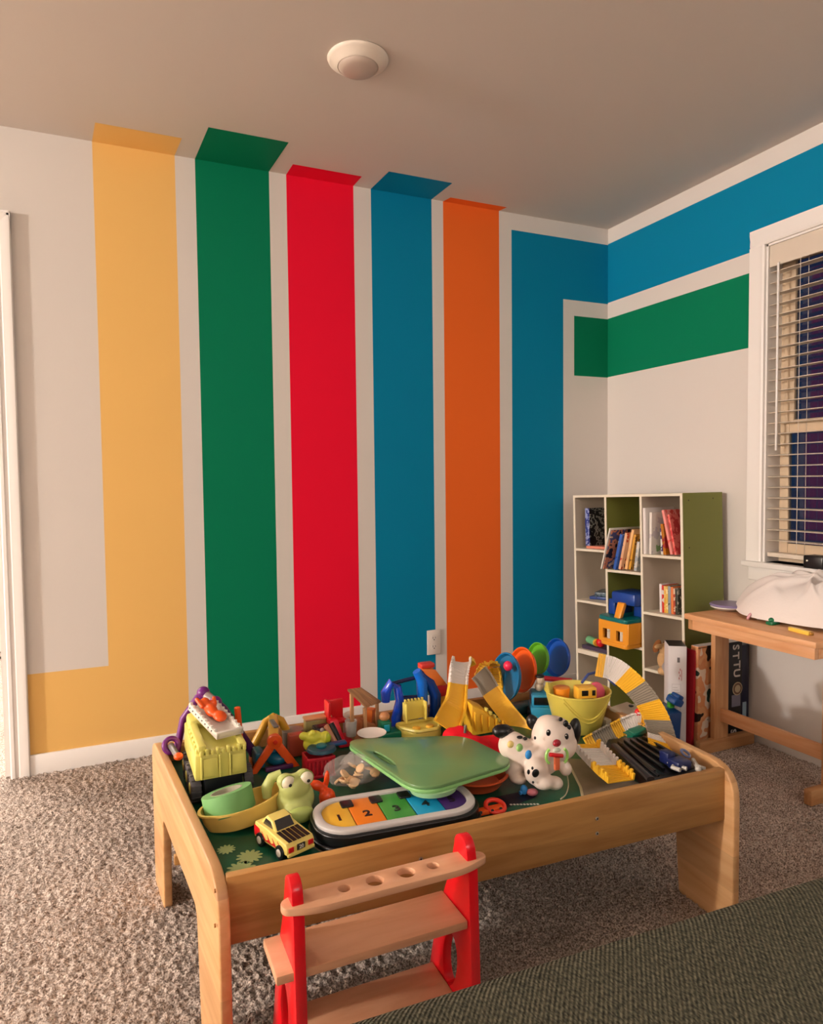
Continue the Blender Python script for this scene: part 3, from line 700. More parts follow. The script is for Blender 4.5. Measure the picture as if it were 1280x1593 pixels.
# games stored upright behind the desk foot
def game(name, label, x, y, w_, d_, h_, mats, rz=0, lean=0):
    t = T(name, label, 'board game', (x, y, 0), rot=(0, lean, rz)); t.w = (w_, d_, h_)
    t.p('box', B().m(0).box(0, w_, 0, d_, 0, h_*.998, .0015).m(1).box(.002, w_-.002, .002, d_-.002, h_*.997, h_), mats)
    return t
CW = mat('card_white', (232, 224, 222), .5); CK = mat('card_black', (20, 20, 26), .4); CR = mat('card_red', (176, 26, 40), .4)
t = game('board_game', 'white upright game box with faint print between bookshelf and desk', -.425, -.885, .070, .105, .432, [CW, CK], rz=-.62)
b = B()
GP = mat('print_grey', (196, 186, 184), .6); GPr = mat('print_red', (204, 112, 116), .6); GPd = mat('print_dark', (110, 104, 104), .6)
b.m(0)
for z0, z1 in ((.20, .275), (.115, .19), (.03, .105)):
    b.box(.014, .048, -.0006, 0, z0, z0+.001).box(.014, .048, -.0006, 0, z1, z1+.001).box(.014, .015, -.0006, 0, z0, z1).box(.047, .048, -.0006, 0, z0, z1)
    for k in range(6): b.box(.018, .044-.004*(k % 3), -.0006, 0, z0+.01+k*.01, z0+.012+k*.01)
b.m(1)
for k in range(4): b.box(.040+.004*(k % 2), .043+.004*(k % 2), -.0006, 0, .295+k*.012, .304+k*.012)
b.box(.050, .052, -.0006, 0, .29, .335)
b.m(2).box(.034, .044, -.0006, 0, .365, .385)
t.p('printed_panel', b, [GP, GPr, GPd], smooth=False)
game('board_game', 'thin dark blue game box wedged beside the white one', -.362, -.893, .018, .05, .415, [pl('navy', (24, 30, 80)), CK], lean=.03)
game('board_game', 'thin red game box leaning between the blue and the animal printed one', -.335, -.920, .014, .07, .408, [CR, CR], lean=.04)
t = game('board_game', 'large game box printed with orange, green and white artwork behind the desk post', -.312, -.932, .165, .038, .425, [K('artwork', [(44, 32, 26), (228, 168, 118), (222, 150, 100), (236, 214, 190), (30, 60, 50)], 11), CW])
t.p('lid_seam', B().box(0, .165, -.0008, 0, .418, .420), CK, smooth=False)
t = game('board_game', 'black and white game box with round badge seen right of the desk post', -.145, -.935, .078, .040, .425, [CK, CW])
for ch, sz, x_, z_ in (('S', .050, .040, .402), ('T', .050, .040, .366), ('T', .052, .046, .328), ('U', .052, .046, .292), ('S', .044, .03, .045)):
    b = B(); text_mesh(b, ch, sz, TR((x_, -.0008, z_), (PI/2, PI/2, 0)), bold=.001); t.p('letter', b, mat('print_white', (224, 218, 214), .5), smooth=False)
t.p('badge', B().m(0).cyl((.052, 0, .225), (.052, -.0012, .225), .028, n=28).m(1).cyl((.052, -.001, .225), (.052, -.0018, .225), .024, n=28).m(0).cyl((.052, -.0016, .225), (.052, -.0024, .225), .016, n=20).m(2).box(.02, .07, -.0008, 0, .15, .20), [mat('badge_cream', (200, 184, 150), .5), mat('badge_brown', (120, 90, 70), .5), mat('badge_grey', (130, 128, 146), .5)])
t = game('board_game', 'dark navy game box at the right end under the desk', -.064, -.930, .045, .04, .405, [pl('midnight', (12, 20, 56)), CK])
t.p('sticker', B().box(.008, .030, -.0008, 0, .085, .16), pl('ice', (150, 180, 200)), smooth=False)

# things on the desk --------------------------------------------------------
FAB = mat('white_cloth', (238, 228, 222), .85, .15, bump=.12, bscale=120)
def cloth():
    t = T('white_blanket', 'crumpled white blanket heaped on the desk under the window', 'blanket', (-.19, -1.28, ZD))
    cx, cy = -.140, -1.30
    def h(x, y):
        u, v = (x-cx)/.155, (y-cy)/.305
        ang = math.atan2(v, u); rr = math.hypot(u, v)/(1+.10*math.sin(3*ang+1)+.07*math.sin(5*ang))
        base = max(0, 1-rr**3.2)**.6
        p = Vector((x*5, y*4, .3)); w1 = noise.noise(p*.9)*1.3; f = 0
        for A, dx, dy, ph in ((.024, 16, 11, 0), (.018, -9, 17, 2), (.010, 30, 22, 1)):
            s = math.sin(x*dx+y*dy+w1*3+ph); f += A*math.exp(-(s/.35)**2)
        lump = .045*math.exp(-((x+.10)**2/.012+(y+1.18)**2/.012))+.055*math.exp(-((x+.09)**2/.02+(y+1.38)**2/.03))
        return ZD+.002+base*(.105+.02*noise.noise(p)+lump+f)
    def f(i, j):
        a = 2*PI*j; r = i
        R = 1+.10*math.sin(3*a+1)+.07*math.sin(5*a)
        x = cx+.155*R*r*math.cos(a)*.995; y = cy+.305*R*r*math.sin(a)*.995
        x = min(x, -.042)
        return Vector((x-t.o.location.x, y-t.o.location.y, h(x, y)-t.o.location.z))
    b = B().surf(f, 70, 150); bmesh.ops.remove_doubles(b.bm, verts=b.bm.verts[:], dist=.0004)
    t.p('cloth', b, FAB, angle=80)
cloth()
t = T('small_speaker', 'small black box with a shiny knob poking out behind the white blanket', 'speaker', (-.025, -1.215, WZ0))
t.p('case', B().box(-.015, .05, -.05, .03, 0, .05, .006), pl('black', (18, 18, 20))); t.p('knob', B().sph((-.017, .010, .03), .006, n=12), mat('chrome', (230, 225, 215), .15, .5, metal=1))
p = at(1140, 948, ZD)
t = T('round_dish', 'white round dish stacked under a lilac lid at the corner of the desk', 'dish', (p.x-.035, p.y-.0, ZD))
t.p('dish', B().lathe([(0, .002), (.04, .002), (.062, .014), (.06, .018), (.038, .006), (0, .006)], 40), pl('milk', (222, 220, 214)))
t = T('lilac_lid', 'flat lilac plastic lid resting on the white dish', 'lid', (p.x-.02, p.y+.0, ZD+.0185))
t.p('lid', B().lathe([(0, .003), (.070, .003), (.074, 0), (.076, .002), (.072, .008), (.05, .010), (0, .010)], 40), pl('lilac', (136, 120, 158)))
p = at(1163, 964, ZD)
t = T('pink_bead', 'small pink ring toy near the front edge of the desk', 'toy', (p.x, p.y, ZD), rot=(.4, 0, .4))
t.p('ring', B().torus((0, 0, .014), .010, .005, (PI/2, 0, 0), 20, 8), pl('pink', (226, 170, 180)))
p = at(1180, 964, ZD)
t = T('grey_figurine', 'small grey and black figurine lying beside the pink ring toy', 'figurine', (p.x, p.y, ZD))
t.p('body', B().sph((0, 0, .009), (.018, .009, .009), (0, 0, .7)).sph((.014, .012, .012), .007), pl('slate', (110, 104, 108)))
p = at(1199, 972, ZD)
t = T('green_frog_block', 'dark green lumpy plastic toy on the desk front edge', 'toy', (p.x+.01, p.y, ZD))
t.p('body', B().box(-.022, .022, -.014, .014, 0, .012, .004).sph((.004, .004, .016), (.018, .012, .010)).cyl((-.02, -.01, .006), (.018, .012, .018), .005, n=10), pl('pine_green', (16, 116, 74)))
p = at(1240, 985, ZD)
t = T('yellow_ruler_box', 'long yellow plastic box on the front edge of the desk', 'pencil box', (p.x+.012, p.y, ZD), rz=math.radians(-8))
t.p('case', B().box(-.009, .009, -.045, .042, 0, .014, .002), pl('lemon', (244, 206, 84))); t.p('clasp', B().box(-.006, .008, -.052, -.045, .001, .013, .002), pl('ochre', (170, 120, 40)))
p = at(1118, 936, ZD)
t = T('yellow_notepad', 'yellow notepad peeking out behind the lilac lid', 'notepad', (-.10, -.985, ZD), rz=.1)
t.p('pad', B().box(-.03, .03, -.03, .025, 0, .008, .001), pl('pad_yellow', (236, 196, 90)))

# ================================================================== TOYS ON THE TABLE
BK = pl('black', (18, 18, 20)); GY = pl('grey', (120, 112, 110)); WT = pl('white', (228, 218, 206)); NV = pl('navy', (24, 30, 80))
LY = pl('lime_yellow', (224, 214, 112)); PU = pl('purple', (112, 30, 120)); LG = pl('leaf_green', (120, 170, 70))
BUFF = pl('butter', (236, 216, 104)); MUST = pl('mustard', (240, 180, 56))
def V(px, py, y): return aty(px, py, y)
def toy(name, label, cat, x, y, z=Z0, **k): return T(name, label, cat, (x, y, z), **k)

# ---- big pale yellow tracked truck
tx, ty = -2.262, -1.33
t = toy('toy_truck', 'pale yellow chunky toy truck with black tracks at the left end of the table', 'toy truck', tx, ty+.11)
CH = mat('truck_black', (16, 18, 24), .4, .4)
t.p('chassis', B().box(-2.306, -2.214, -1.325, -1.115, Z0+.012, .412, .006), CH, world=True)
b = B()
b.hexa([(-2.328, -1.335, .410), (-2.205, -1.335, .410), (-2.205, -1.10, .410), (-2.328, -1.10, .410), (-2.326, -1.330, .470), (-2.207, -1.330, .470), (-2.207, -1.10, .480), (-2.326, -1.10, .480)], .005)
# raised panels and ribs on the tailgate, crenellated rim
for x in (-2.312, -2.270, -2.246): b.box(x-.002, x+.002, -1.341, -1.332, .414, .468, .001)
for x0, x1 in ((-2.309, -2.275), (-2.242, -2.211)): b.box(x0, x1, -1.339, -1.333, .418, .462, .002)
for i in range(9):
    x = -2.311+i*.0125; b.box(x-.004, x+.004, -1.336, -1.322, .468, .480+.003*(i % 2), .0015)
for i in range(7):
    y = -1.315+i*.032
    b.hexa([(-2.325, y, .425), (-2.314, y, .425), (-2.314, y+.016, .425), (-2.325, y+.016, .425), (-2.322, y, .478), (-2.312, y, .486), (-2.312, y+.016, .486), (-2.322, y+.016, .478)], .002)
b.box(-2.318, -2.300, -1.33, -1.10, .476, .492, .003).box(-2.222, -2.205, -1.33, -1.10, .472, .484, .003)
t.p('dump_body', b, LY, world=True)
t.p('cab', B().box(-2.320, -2.215, -1.16, -1.085, .43, .500, .010).box(-2.305, -2.235, -1.15, -1.10, .497, .512, .006), LY, world=True)
t.p('label_plate', B().m(0).box(-2.3262, -2.325, -1.255, -1.215, .438, .462, .001).m(1).box(-2.3266, -2.326, -1.25, -1.220, .446, .449).box(-2.3266, -2.326, -1.25, -1.225, .453, .456), [WT, pl('violet', (150, 80, 130))], world=True)
for y in (-1.29, -1.215, -1.14):
    for x0, x1 in ((-2.335, -2.311), (-2.210, -2.188)):
        w_ = t.p('wheel', B().cyl((x0, y, Z0+.034), (x1, y, Z0+.034), .033, n=28, bev=.004), mat('tyre_grey', (84, 80, 82), .6, .3), world=True)
        bb_ = B()
        for k in range(14):
            a_ = 2*PI*k/14; bb_.cb((0, 0, 0), (x1-x0, .006, .004), .001, TR(((x0+x1)/2, y+.033*math.cos(a_), Z0+.034+.033*math.sin(a_)), (a_+PI/2, 0, 0)))
        t.p('tread', bb_, MATS['tyre_grey'], parent=w_, world=True)
        t.p('hub', B().cyl((x0-.002, y, Z0+.034), (x1+.002, y, Z0+.034), .014, n=16, bev=.002), LY, parent=w_, world=True)
# white loader bed with orange rider lying in the truck
t = toy('toy_loader_bed', 'white toothed ramp tray lying across the pale yellow truck', 'toy', -2.255, -1.20, .486)
b = B(); L0, L1 = Vector((-2.318, -1.130, .520)), Vector((-2.270, -1.290, .487))
d = (L1-L0).normalized(); sd = Vector((1, .25, 0)).normalized(); up = sd.cross(d).normalized()*-1
if up.z < 0: up = -up
def pr(u, v, h): return L0+(L1-L0)*u+sd*v+up*h
b.hexa([pr(0, 0, 0), pr(1, 0, 0), pr(1, .07, 0), pr(0, .07, 0), pr(0, 0, .004), pr(1, 0, .004), pr(1, .07, .004), pr(0, .07, .004)])
for v in (0, .062): b.hexa([pr(0, v, 0), pr(1, v, 0), pr(1, v+.008, 0), pr(0, v+.008, 0), pr(0, v, .020), pr(1, v, .014), pr(1, v+.008, .014), pr(0, v+.008, .020)], .0015)
for i in range(9):
    for v in (.0, .062):
        c = pr(.05+i*.105, v+.004, .021-.006*(i/9)); b.cb(c, (.007, .006, .007), .001)
b.hexa([pr(.95, 0, 0), pr(1, 0, 0), pr(1, .07, 0), pr(.95, .07, 0), pr(.95, 0, .016), pr(1, 0, .016), pr(1, .07, .016), pr(.95, .07, .016)], .002)
t.p('tray', b, WT, world=True)
bd = B()
for i in range(8):
    for sgn, v in ((-1, -.0006), (1, .0706)):
        c = pr(.06+i*.11, v, .010); bd.sph(c, .0022, n=8)
t.p('rivets', bd, GY, world=True)
t = toy('toy_figure', 'orange plastic rider lying in the white tray on the truck', 'toy figure', -2.265, -1.16, .525)
b = B(); 
b.sph(pr(.18, .030, .026), (.014, .014, .016)).sph(pr(.36, .034, .020), (.016, .026, .014), (.3, 0, .2)).sph(pr(.56, .042, .018), (.018, .022, .010), (.3, 0, .2)).cyl(pr(.30, .016, .026), pr(.12, .010, .040), .006, n=10).cyl(pr(.3, .05, .024), pr(.14, .056, .036), .006, n=10)
t.p('body', b, OR, world=True, rmx=.003)

# ---- purple and grey ride-on frame at the far left corner
t = toy('purple_frame_toy', 'purple and grey tubular frame toy in the back left table corner', 'toy', -2.26, -1.04)
pa, pb, pc, pd = V(316, 1078, -1.045), V(335, 1093, -1.08), V(285, 1118, -1.04), V(392, 1168, -1.09)
t.p('frame_tube', B().tube([pc+Vector((-.02, .0, -.09)), pc, pa+Vector((-.014, 0, -.010)), pa], .010), PU, world=True)
t.p('frame_tube', B().tube([pb, pb+Vector((.02, -.002, -.022)), pd, pd+Vector((.008, 0, -.02))], .013), pl('deep_purple', (74, 22, 88)), world=True)
t.p('handle', B().cyl(pa, pb, .0125, n=20), pl('warm_grey', (160, 146, 140)), world=True)
for q_ in (pa, pb): t.p('joint', B().sph(q_, .018), PU, world=True)
pe = V(264, 1160, -1.10); pf = V(270, 1178, -1.16)
t.p('side_handle', B().torus(pe+Vector((.004, 0, 0)), .018, .007, (1.1, .3, 0)), PU, world=True)
t.p('side_bar', B().cyl(pe+Vector((.003, 0, 0)), pf+Vector((.01, 0, 0)), .008, n=14), GY, world=True)
t.p('orange_knob', B().sph(pf+Vector((.012, 0, .0)), (.012, .012, .010)), OR, world=True)
# upright orange stick
t = toy('orange_stick', 'orange plastic stick standing upright between truck and orange frame', 'toy', -2.186, -1.10)
a0, a1 = V(369, 1100, -1.10), V(374, 1160, -1.10)
t.p('stick', B().cyl((a1.x, -1.10, Z0+.002), a1, .0085, .0095, n=14).cyl(a1, a0, .0095, .0085, n=14, bev=.002), OR, world=True)

# ---- orange and yellow A-frame toy
t = toy('toy_swing_frame', 'orange and yellow A-shaped toy frame behind the green frog', 'toy', -2.10, -1.14)
fa, fl_, frr = V(427, 1153, -1.19), V(391, 1207, -1.19), V(472, 1209, -1.19)
ba, bl_, br_ = V(425, 1117, -1.05), V(390, 1168, -1.05), V(462, 1168, -1.05)
def abar(b, p, q, w0, w1, dy=.014):
    d = (q-p); n = Vector((d.z, 0, -d.x)).normalized()
    if n.x < 0: n = -n
    b.hexa([p-n*w0+Vector((0, -dy/2, 0)), p+n*w0+Vector((0, -dy/2, 0)), p+n*w0+Vector((0, dy/2, 0)), p-n*w0+Vector((0, dy/2, 0)), q-n*w1+Vector((0, -dy/2, 0)), q+n*w1+Vector((0, -dy/2, 0)), q+n*w1+Vector((0, dy/2, 0)), q-n*w1+Vector((0, dy/2, 0))], .003)
b = B(); abar(b, fa, fl_, .011, .008); abar(b, fa, frr, .012, .011); b.cyl(fa+Vector((0, -.008, 0)), fa+Vector((0, .008, 0)), .020, n=28, bev=.003)
t.p('front_frame', b, OR, world=True)
t.p('pivot', B().cyl(fa+Vector((0, -.013, .0)), fa+Vector((0, -.006, 0)), .006, n=16, bev=.001), pl('orange_red', (226, 50, 24)), world=True)
b = B(); b.tube([bl_, bl_+(ba-bl_)*.5+Vector((-.004, 0, .006)), ba+Vector((-.022, 0, -.008)), ba+Vector((0, 0, .004)), ba+Vector((.022, 0, -.010)), br_+(ba-br_)*.5+Vector((.006, 0, .006)), br_], .0115, 12)
t.p('back_frame', b, pl('dull_yellow', (214, 160, 46)), world=True)
t.p('ridge_bar', B().hexa([fa+Vector((-.016, .008, -.006)), fa+Vector((.016, .008, -.006)), ba+Vector((.016, 0, -.010)), ba+Vector((-.016, 0, -.010)), fa+Vector((-.012, .008, .018)), fa+Vector((.012, .008, .018)), ba+Vector((.012, 0, .012)), ba+Vector((-.012, 0, .012))], .003), pl('dull_yellow2', (222, 170, 70)), world=True)
t.p('grey_panel', B().cb((fa+ba)/2+Vector((0, .0, .016)), (.014, .06, .006), .002), GY, world=True)
for a_, q_ in ((bl_, fl_), (br_, frr)): t.p('side_bar', B().cyl(a_+Vector((0, 0, -.004)), q_+Vector((0, 0, .006)), .006, n=10), pl('brown_or', (178, 96, 40)), world=True)
t = toy('toy_helicopter', 'dark blue and teal toy helicopter under the orange A-shaped frame', 'toy', -2.11, -1.15)
c = Vector((-2.104, -1.155, Z0))
t.p('body', B().sph(c+Vector((.01, 0, .024)), (.034, .045, .022)).box(c.x-.05, c.x-.024, c.y-.02, c.y+.04, Z0+.002, Z0+.045, .006), pl('teal_blue', (20, 100, 130)), world=True)
t.p('mast', B().cyl(c+Vector((0, 0, .04)), c+Vector((0, 0, .075)), .005, n=10), BK, world=True)
t.p('rotor_disc', B().cyl(c+Vector((0, -.012, .044)), c+Vector((0, -.012, .050)), .020, n=24, bev=.002), pl('sea', (30, 110, 140)), world=True)
t.p('skid', B().box(c.x-.03, c.x+.045, c.y-.05, c.y-.035, Z0+.001, Z0+.012, .003), pl('plum', (90, 40, 90)), world=True)

# ---- roll of green tape on yellow tray
YT = mat('tray_yellow', (246, 206, 110), .3, .5)
ang = math.radians(3)
t = T('yellow_tray', 'translucent yellow boat-shaped tray at the front left, green tape roll on it', 'tray', (-2.232, -1.452, Z0), rot=(0, -math.radians(6), ang))
pts = rpoly([(-.100, -.006), (-.05, -.046), (.03, -.048), (.100, .0), (.100, .034), (-.02, .046), (-.085, .034)], [.03, .04, .04, .012, .012, .05, .03], 8)
def hull(b, pts, z0, z1, s0, out=True):
    n = len(pts); tb = bmesh.new()
    lv = [(s0, z0), ((1+s0)/2+.02, z0+(z1-z0)*.4), (1, z1-.004), (1.06, z1-.004), (1.06, z1), (.985, z1), ((1+s0)/2-.01, z0+(z1-z0)*.42), (s0-.04, z0+.003)]
    R = [[tb.verts.new((p[0]*s, p[1]*s, z)) for p in pts] for s, z in lv]
    for a, c in zip(R, R[1:]):
        for k in range(n): tb.faces.new((a[k], a[(k+1) % n], c[(k+1) % n], c[k]))
    tb.faces.new(R[0]); tb.faces.new(R[-1]); bmesh.ops.recalc_face_normals(tb, faces=tb.faces[:])
    return b.add(tb)
t.p('tray', hull(B(), pts, .010, .054, .86), YT)
M_ = TR((-2.264, -1.445, Z0+.030), (-math.radians(15), -math.radians(9), 0))
t = T('tape_roll', 'roll of green painters tape resting on the yellow tray', 'tape roll', M_.translation, rot=M_.to_euler())
t.p('tape', B().lathe([(.036, 0), (.0555, 0), (.056, .001), (.056, .046), (.0555, .047), (.036, .047), (.036, 0)], 56), mat('tape_green', (120, 176, 108), .6, .3))
t.p('core', B().lathe([(.033, .001), (.0358, .001), (.0358, .0475), (.033, .0475), (.033, .001)], 48), mat('tape_core', (176, 170, 146), .7))

# ---- green frog
t = toy('frog_toy', 'light green big-mouthed frog toy with bulging white eyes', 'toy frog', -2.128, -1.475)
FG = mat('frog_green', (186, 194, 116), .45, .4)
b = B()
b.sph((-2.122, -1.470, .388), (.044, .034, .044)).sph((-2.126, -1.480, .420), (.036, .028, .030)).sph((-2.124, -1.498, .372), (.034, .020, .022)).sph((-2.146, -1.474, .434), (.020, .018, .018)).sph((-2.104, -1.474, .437), (.020, .018, .018)).sph((-2.124, -1.46, .358), (.044, .038, .014))
t.p('body', b, FG, world=True, rmx=.0028)
t.p('mouth', B().sph((-2.122, -1.511, .367), (.033, .015, .019)), mat('frog_lip', (190, 206, 112), .4), world=True)
t.p('arm', B().tube([(-2.150, -1.455, .445), (-2.172, -1.452, .438), (-2.184, -1.452, .418), (-2.184, -1.455, .395)], [.010, .012, .013, .010], 12), FG, world=True)
for x, z in ((-2.143, .437), (-2.101, .440)):
    e_ = t.p('eye', B().sph((x, -1.490, z), (.0160, .0125, .0160)), mat('eye_white', (232, 222, 196), .3), world=True)
    t.p('eye_rim', B().torus((x, -1.491, z), .0155, .0022, (PI/2, 0, 0), 24, 8), mat('frog_rim', (150, 160, 80), .5), parent=e_, world=True)
    t.p('pupil', B().sph((x+.002, -1.5018, z-.003), (.0040, .0022, .0040), n=12), BK, parent=e_, world=True)

# ---- rally car
t = T('toy_race_car', 'yellow toy rally car with black striped bonnet and red flames at the front', 'toy car', (-2.178, -1.588, Z0), rz=math.radians(20))
CY = pl('car_yellow', (244, 220, 120))
prof = [(-.062, .014), (-.062, .030), (-.056, .037), (-.005, .042), (.012, .045), (.058, .046), (.062, .030), (.062, .012)]
Mx = Matrix(((0, 0, 1, 0), (1, 0, 0, 0), (0, 1, 0, 0), (0, 0, 0, 1)))
t.p('body', B().prism(prof, -.034, .034, M=Mx, bev=.003), CY)
cab = [(-.010, .040), (.006, .060), (.030, .064), (.050, .046), (.050, .040)]
t.p('cabin', B().prism(cab, -.025, .025, M=Mx, bev=.005), CY)
WG = mat('car_window', (60, 54, 50), .15, .6)
t.p('windscreen', B().hexa([(-.021, -.0085, .0435), (.021, -.0085, .0435), (.021, -.0065, .0435), (-.021, -.0065, .0435), (-.019, .0045, .0600), (.019, .0045, .0600), (.019, .0065, .0600), (-.019, .0065, .0600)]), WG)
for sx in (-1, 1):
    t.p('side_window', B().prism([(.002, .045), (.010, .058), (.028, .060), (.038, .046)], sx*.0252, sx*.0258, M=Mx), WG)
b = B()
for k, x in enumerate((-.026, -.015, -.004, .007, .018)): b.hexa([(x, -.058, .0385), (x+.0085, -.058, .0385), (x+.0085, -.012, .0425), (x, -.012, .0425), (x, -.058, .0392), (x+.0085, -.058, .0392), (x+.0085, -.012, .0432), (x, -.012, .0432)])
t.p('bonnet_stripes', b, BK)
for sx in (-.024, .024): t.p('head_lamp', B().box(sx-.006, sx+.006, -.0645, -.061, .020, .030, .001), RD)
b = B().box(-.010, .010, -.064, -.061, .019, .031, .001); pl_o = t.p('number_plate', b, pl('plate_dark', (60, 54, 48)))
b = B(); text_mesh(b, '20', .011, TR((0, -.0645, .025), (PI/2, 0, 0)), bold=.0002); t.p('plate_number', b, WT, parent=pl_o, smooth=False)
t.p('bumper', B().box(-.033, .033, -.0655, -.060, .011, .018, .002), CY)
for sx in (-1, 1):
    b = B()
    for i in range(4): b.prism([(-.045+i*.020, .018), (-.028+i*.020, .034), (-.034+i*.020, .024), (-.022+i*.020, .019)], sx*.0342, sx*.0348, M=Mx)
    b.prism([(.035, .018), (.060, .018), (.060, .040), (.040, .036)], sx*.0342, sx*.0350, M=Mx)
    t.p('flame_decal', b, RD)
for sx in (-1, 1):
    for y in (-.038, .036):
        w_ = t.p('wheel', B().cyl((sx*.027, y, .0145), (sx*.038, y, .0145), .0148, n=24, bev=.002), BK)
        t.p('hub', B().cyl((sx*.037, y, .0145), (sx*.0395, y, .0145), .008, n=16, bev=.001), WT, parent=w_)

# ---- piano pad
pm = Matrix.Translation((-1.925, -1.588, Z0)) @ Matrix.Rotation(math.radians(-5.5), 4, 'Z')
t = T('piano_mat_toy', 'black and white light-up toy piano pad with numbered rainbow keys', 'toy piano', pm.translation, rot=pm.to_euler())
t.p('base', B().prism(rrect(-.195, .195, -.104, .080, .075, 10), .0, .012, bev=.004).prism(rrect(-.190, .190, -.099, .078, .073, 10), .012, .034, bev=.003), BK)
t.p('rim', B().prism(rrect(-.184, .184, -.090, .074, .070, 10), .033, .043, bev=.003, holes=[rrect(-.165, .165, -.070, .056, .052, 10)]), pl('rim_white', (206, 200, 196)))
inner = rrect(-.165, .165, -.070, .056, .052, 10)
def clip(pts, a, c):
    """part of the pad between two slanted lines"""
    def cut(P, f):
        o = []
        for i in range(len(P)):
            p, q = P[i], P[(i+1) % len(P)]; fp, fq = f(p), f(q)
            if fp >= 0: o.append(p)
            if fp*fq < 0: k = fp/(fp-fq); o.append((p[0]+(q[0]-p[0])*k, p[1]+(q[1]-p[1])*k))
        return o
    P = cut(pts, lambda p: p[0]-a); return cut(P, lambda p: c-p[0])
KC = [(244, 190, 60), (240, 130, 30), (66, 150, 62), (20, 150, 200), (70, 40, 110)]
ed = [-.17, -.102, -.034, .034, .102, .17]
for i in range(5):
    P = clip(inner, ed[i]+.001, ed[i+1]-.001)
    k_ = t.p('key', B().prism(P, .030, .0385, bev=.0015), pl('key%d' % i, KC[i]))
    b = B(); cx = (max(ed[i], -.16)+min(ed[i+1], .16))/2
    text_mesh(b, str(i+1), .036, TR((cx, -.020, .0388)), bold=.001); t.p('numeral', b, pl('ink', (30, 20, 26)), parent=k_, smooth=False)
for x in (-.102, -.034, .034, .102):
    t.p('black_key', B().prism(rrect(x-.014, x+.014, .020, .052, .004, 3), .038, .042, bev=.001), BK)

# ---- green lap tray with pale cushion
t = toy('lap_tray', 'green rounded-corner lap tray propped over the piano pad in the table centre', 'tray', -1.80, -1.47, Z0)
c4 = [at(*p, .425) for p in ((531, 1150), (722, 1144), (806, 1185), (652, 1232))]
P = rpoly([(p.x, p.y) for p in c4], [.07, .05, .06, .075], 10)
cen = sum((Vector(p) for p in P), Vector((0, 0)))/len(P)
sd_ = (c4[0]-c4[3]).xy.normalized(); nn = Vector((-sd_.y, sd_.x))
if nn.dot(cen-c4[0].xy) < 0: nn = -nn
m0 = c4[0].xy*.54+c4[3].xy*.46+nn*.030
ax = sd_; hl, hw = .052, .009
slot = [(m0.x+ax.x*(hl*math.cos(a)*1.0 if True else 0)+nn.x*hw*math.sin(a), m0.y+ax.y*hl*math.cos(a)+nn.y*hw*math.sin(a)) for a in [2*PI*i/24 for i in range(24)]]
TG = mat('tray_green', (112, 150, 96), .22, .5); TGl = mat('tray_underside', (176, 220, 160), .4, .4)
t.p('tray_top', B().prism(P, .418, .426, bev=.0025, holes=[slot]), TG, world=True)
t.p('rim_edge', B().prism([tuple(cen+(Vector(p)-cen)*1.004) for p in P], .409, .418, bev=.003, holes=[slot]), mat('tray_edge', (140, 196, 122), .35, .4), world=True)
bc = at(678, 1236, .389)
t.p('cushion', B().lathe([(0, .389), (.036, .390), (.050, .396), (.057, .409), (0, .409)], 32, M=Matrix.Translation((bc.x, bc.y+.012, 0)) @ Matrix.Diagonal((1.1, .9, 1, 1))), TGl, world=True)
t = toy('white_plate', 'small white plate edge sticking out behind the green lap tray', 'plate', -1.83, -1.16, .40)
t.p('plate', B().lathe([(0, 0), (.030, 0), (.050, .007), (.051, .009), (.03, .003), (0, .003)], 40, M=Matrix.Translation((-1.845, -1.235, .412)) @ Matrix.Scale(.8, 4)), WT, world=True)

# ---- little things in front of the crate
t = toy('orange_creature', 'small bright orange rubber creature between frog and clear bag', 'toy', -2.046, -1.43)
c = Vector((-2.047, -1.435, Z0))
b = B().sph(c+Vector((.008, -.01, .020)), (.020, .018, .020)).sph(c+Vector((-.012, .006, .044)), (.020, .014, .012), (0, .5, 0)).sph(c+Vector((.012, .004, .056)), (.007, .007, .022), (0, .1, 0)).sph(c+Vector((-.026, .008, .050)), (.012, .009, .008)).sph(c+Vector((.012, -.014, .008)), (.024, .02, .01))
t.p('body', b, pl('bright_orange', (250, 84, 30)), world=True, rmx=.0025)
# clear bag of crackers
t = toy('clear_bag', 'crinkled clear plastic bag holding pale crackers behind the piano pad', 'plastic bag', -1.945, -1.36)
def bagf(u, v):
    a = 2*PI*u; r = .072*math.sin(PI*v)**.6
    n_ = noise.noise(Vector((math.cos(a)*2.2, math.sin(a)*2.2, v*4)))*.014
    return Vector((-1.942+(r*1.1+n_)*math.cos(a), -1.370+(r*.62+n_)*math.sin(a), Z0+.006+.058*(1-math.cos(PI*v))/2*(1+.25*math.sin(a*5))+abs(n_)*.5))
t.p('film', B().surf(bagf, 46, 18), mat('clear_film', (250, 240, 235), .10, .6, alpha=.16), world=True)
for i in range(16):
    x = -1.942+random.uniform(-.045, .045); y = -1.372+random.uniform(-.028, .026)
    tt = toy('cracker', 'pale biscuit piece inside the clear plastic bag', 'cracker', x, y, Z0+.012+.005*(i % 7), rot=(random.uniform(-.8, .8), random.uniform(-.8, .8), random.uniform(0, 3)), group='biscuit pieces in the clear bag')
    tt.p('biscuit', B().cyl((0, 0, 0), (0, 0, .006), .013, n=9, bev=.0015), mat('biscuit', (244, 200, 148), .8, .2))
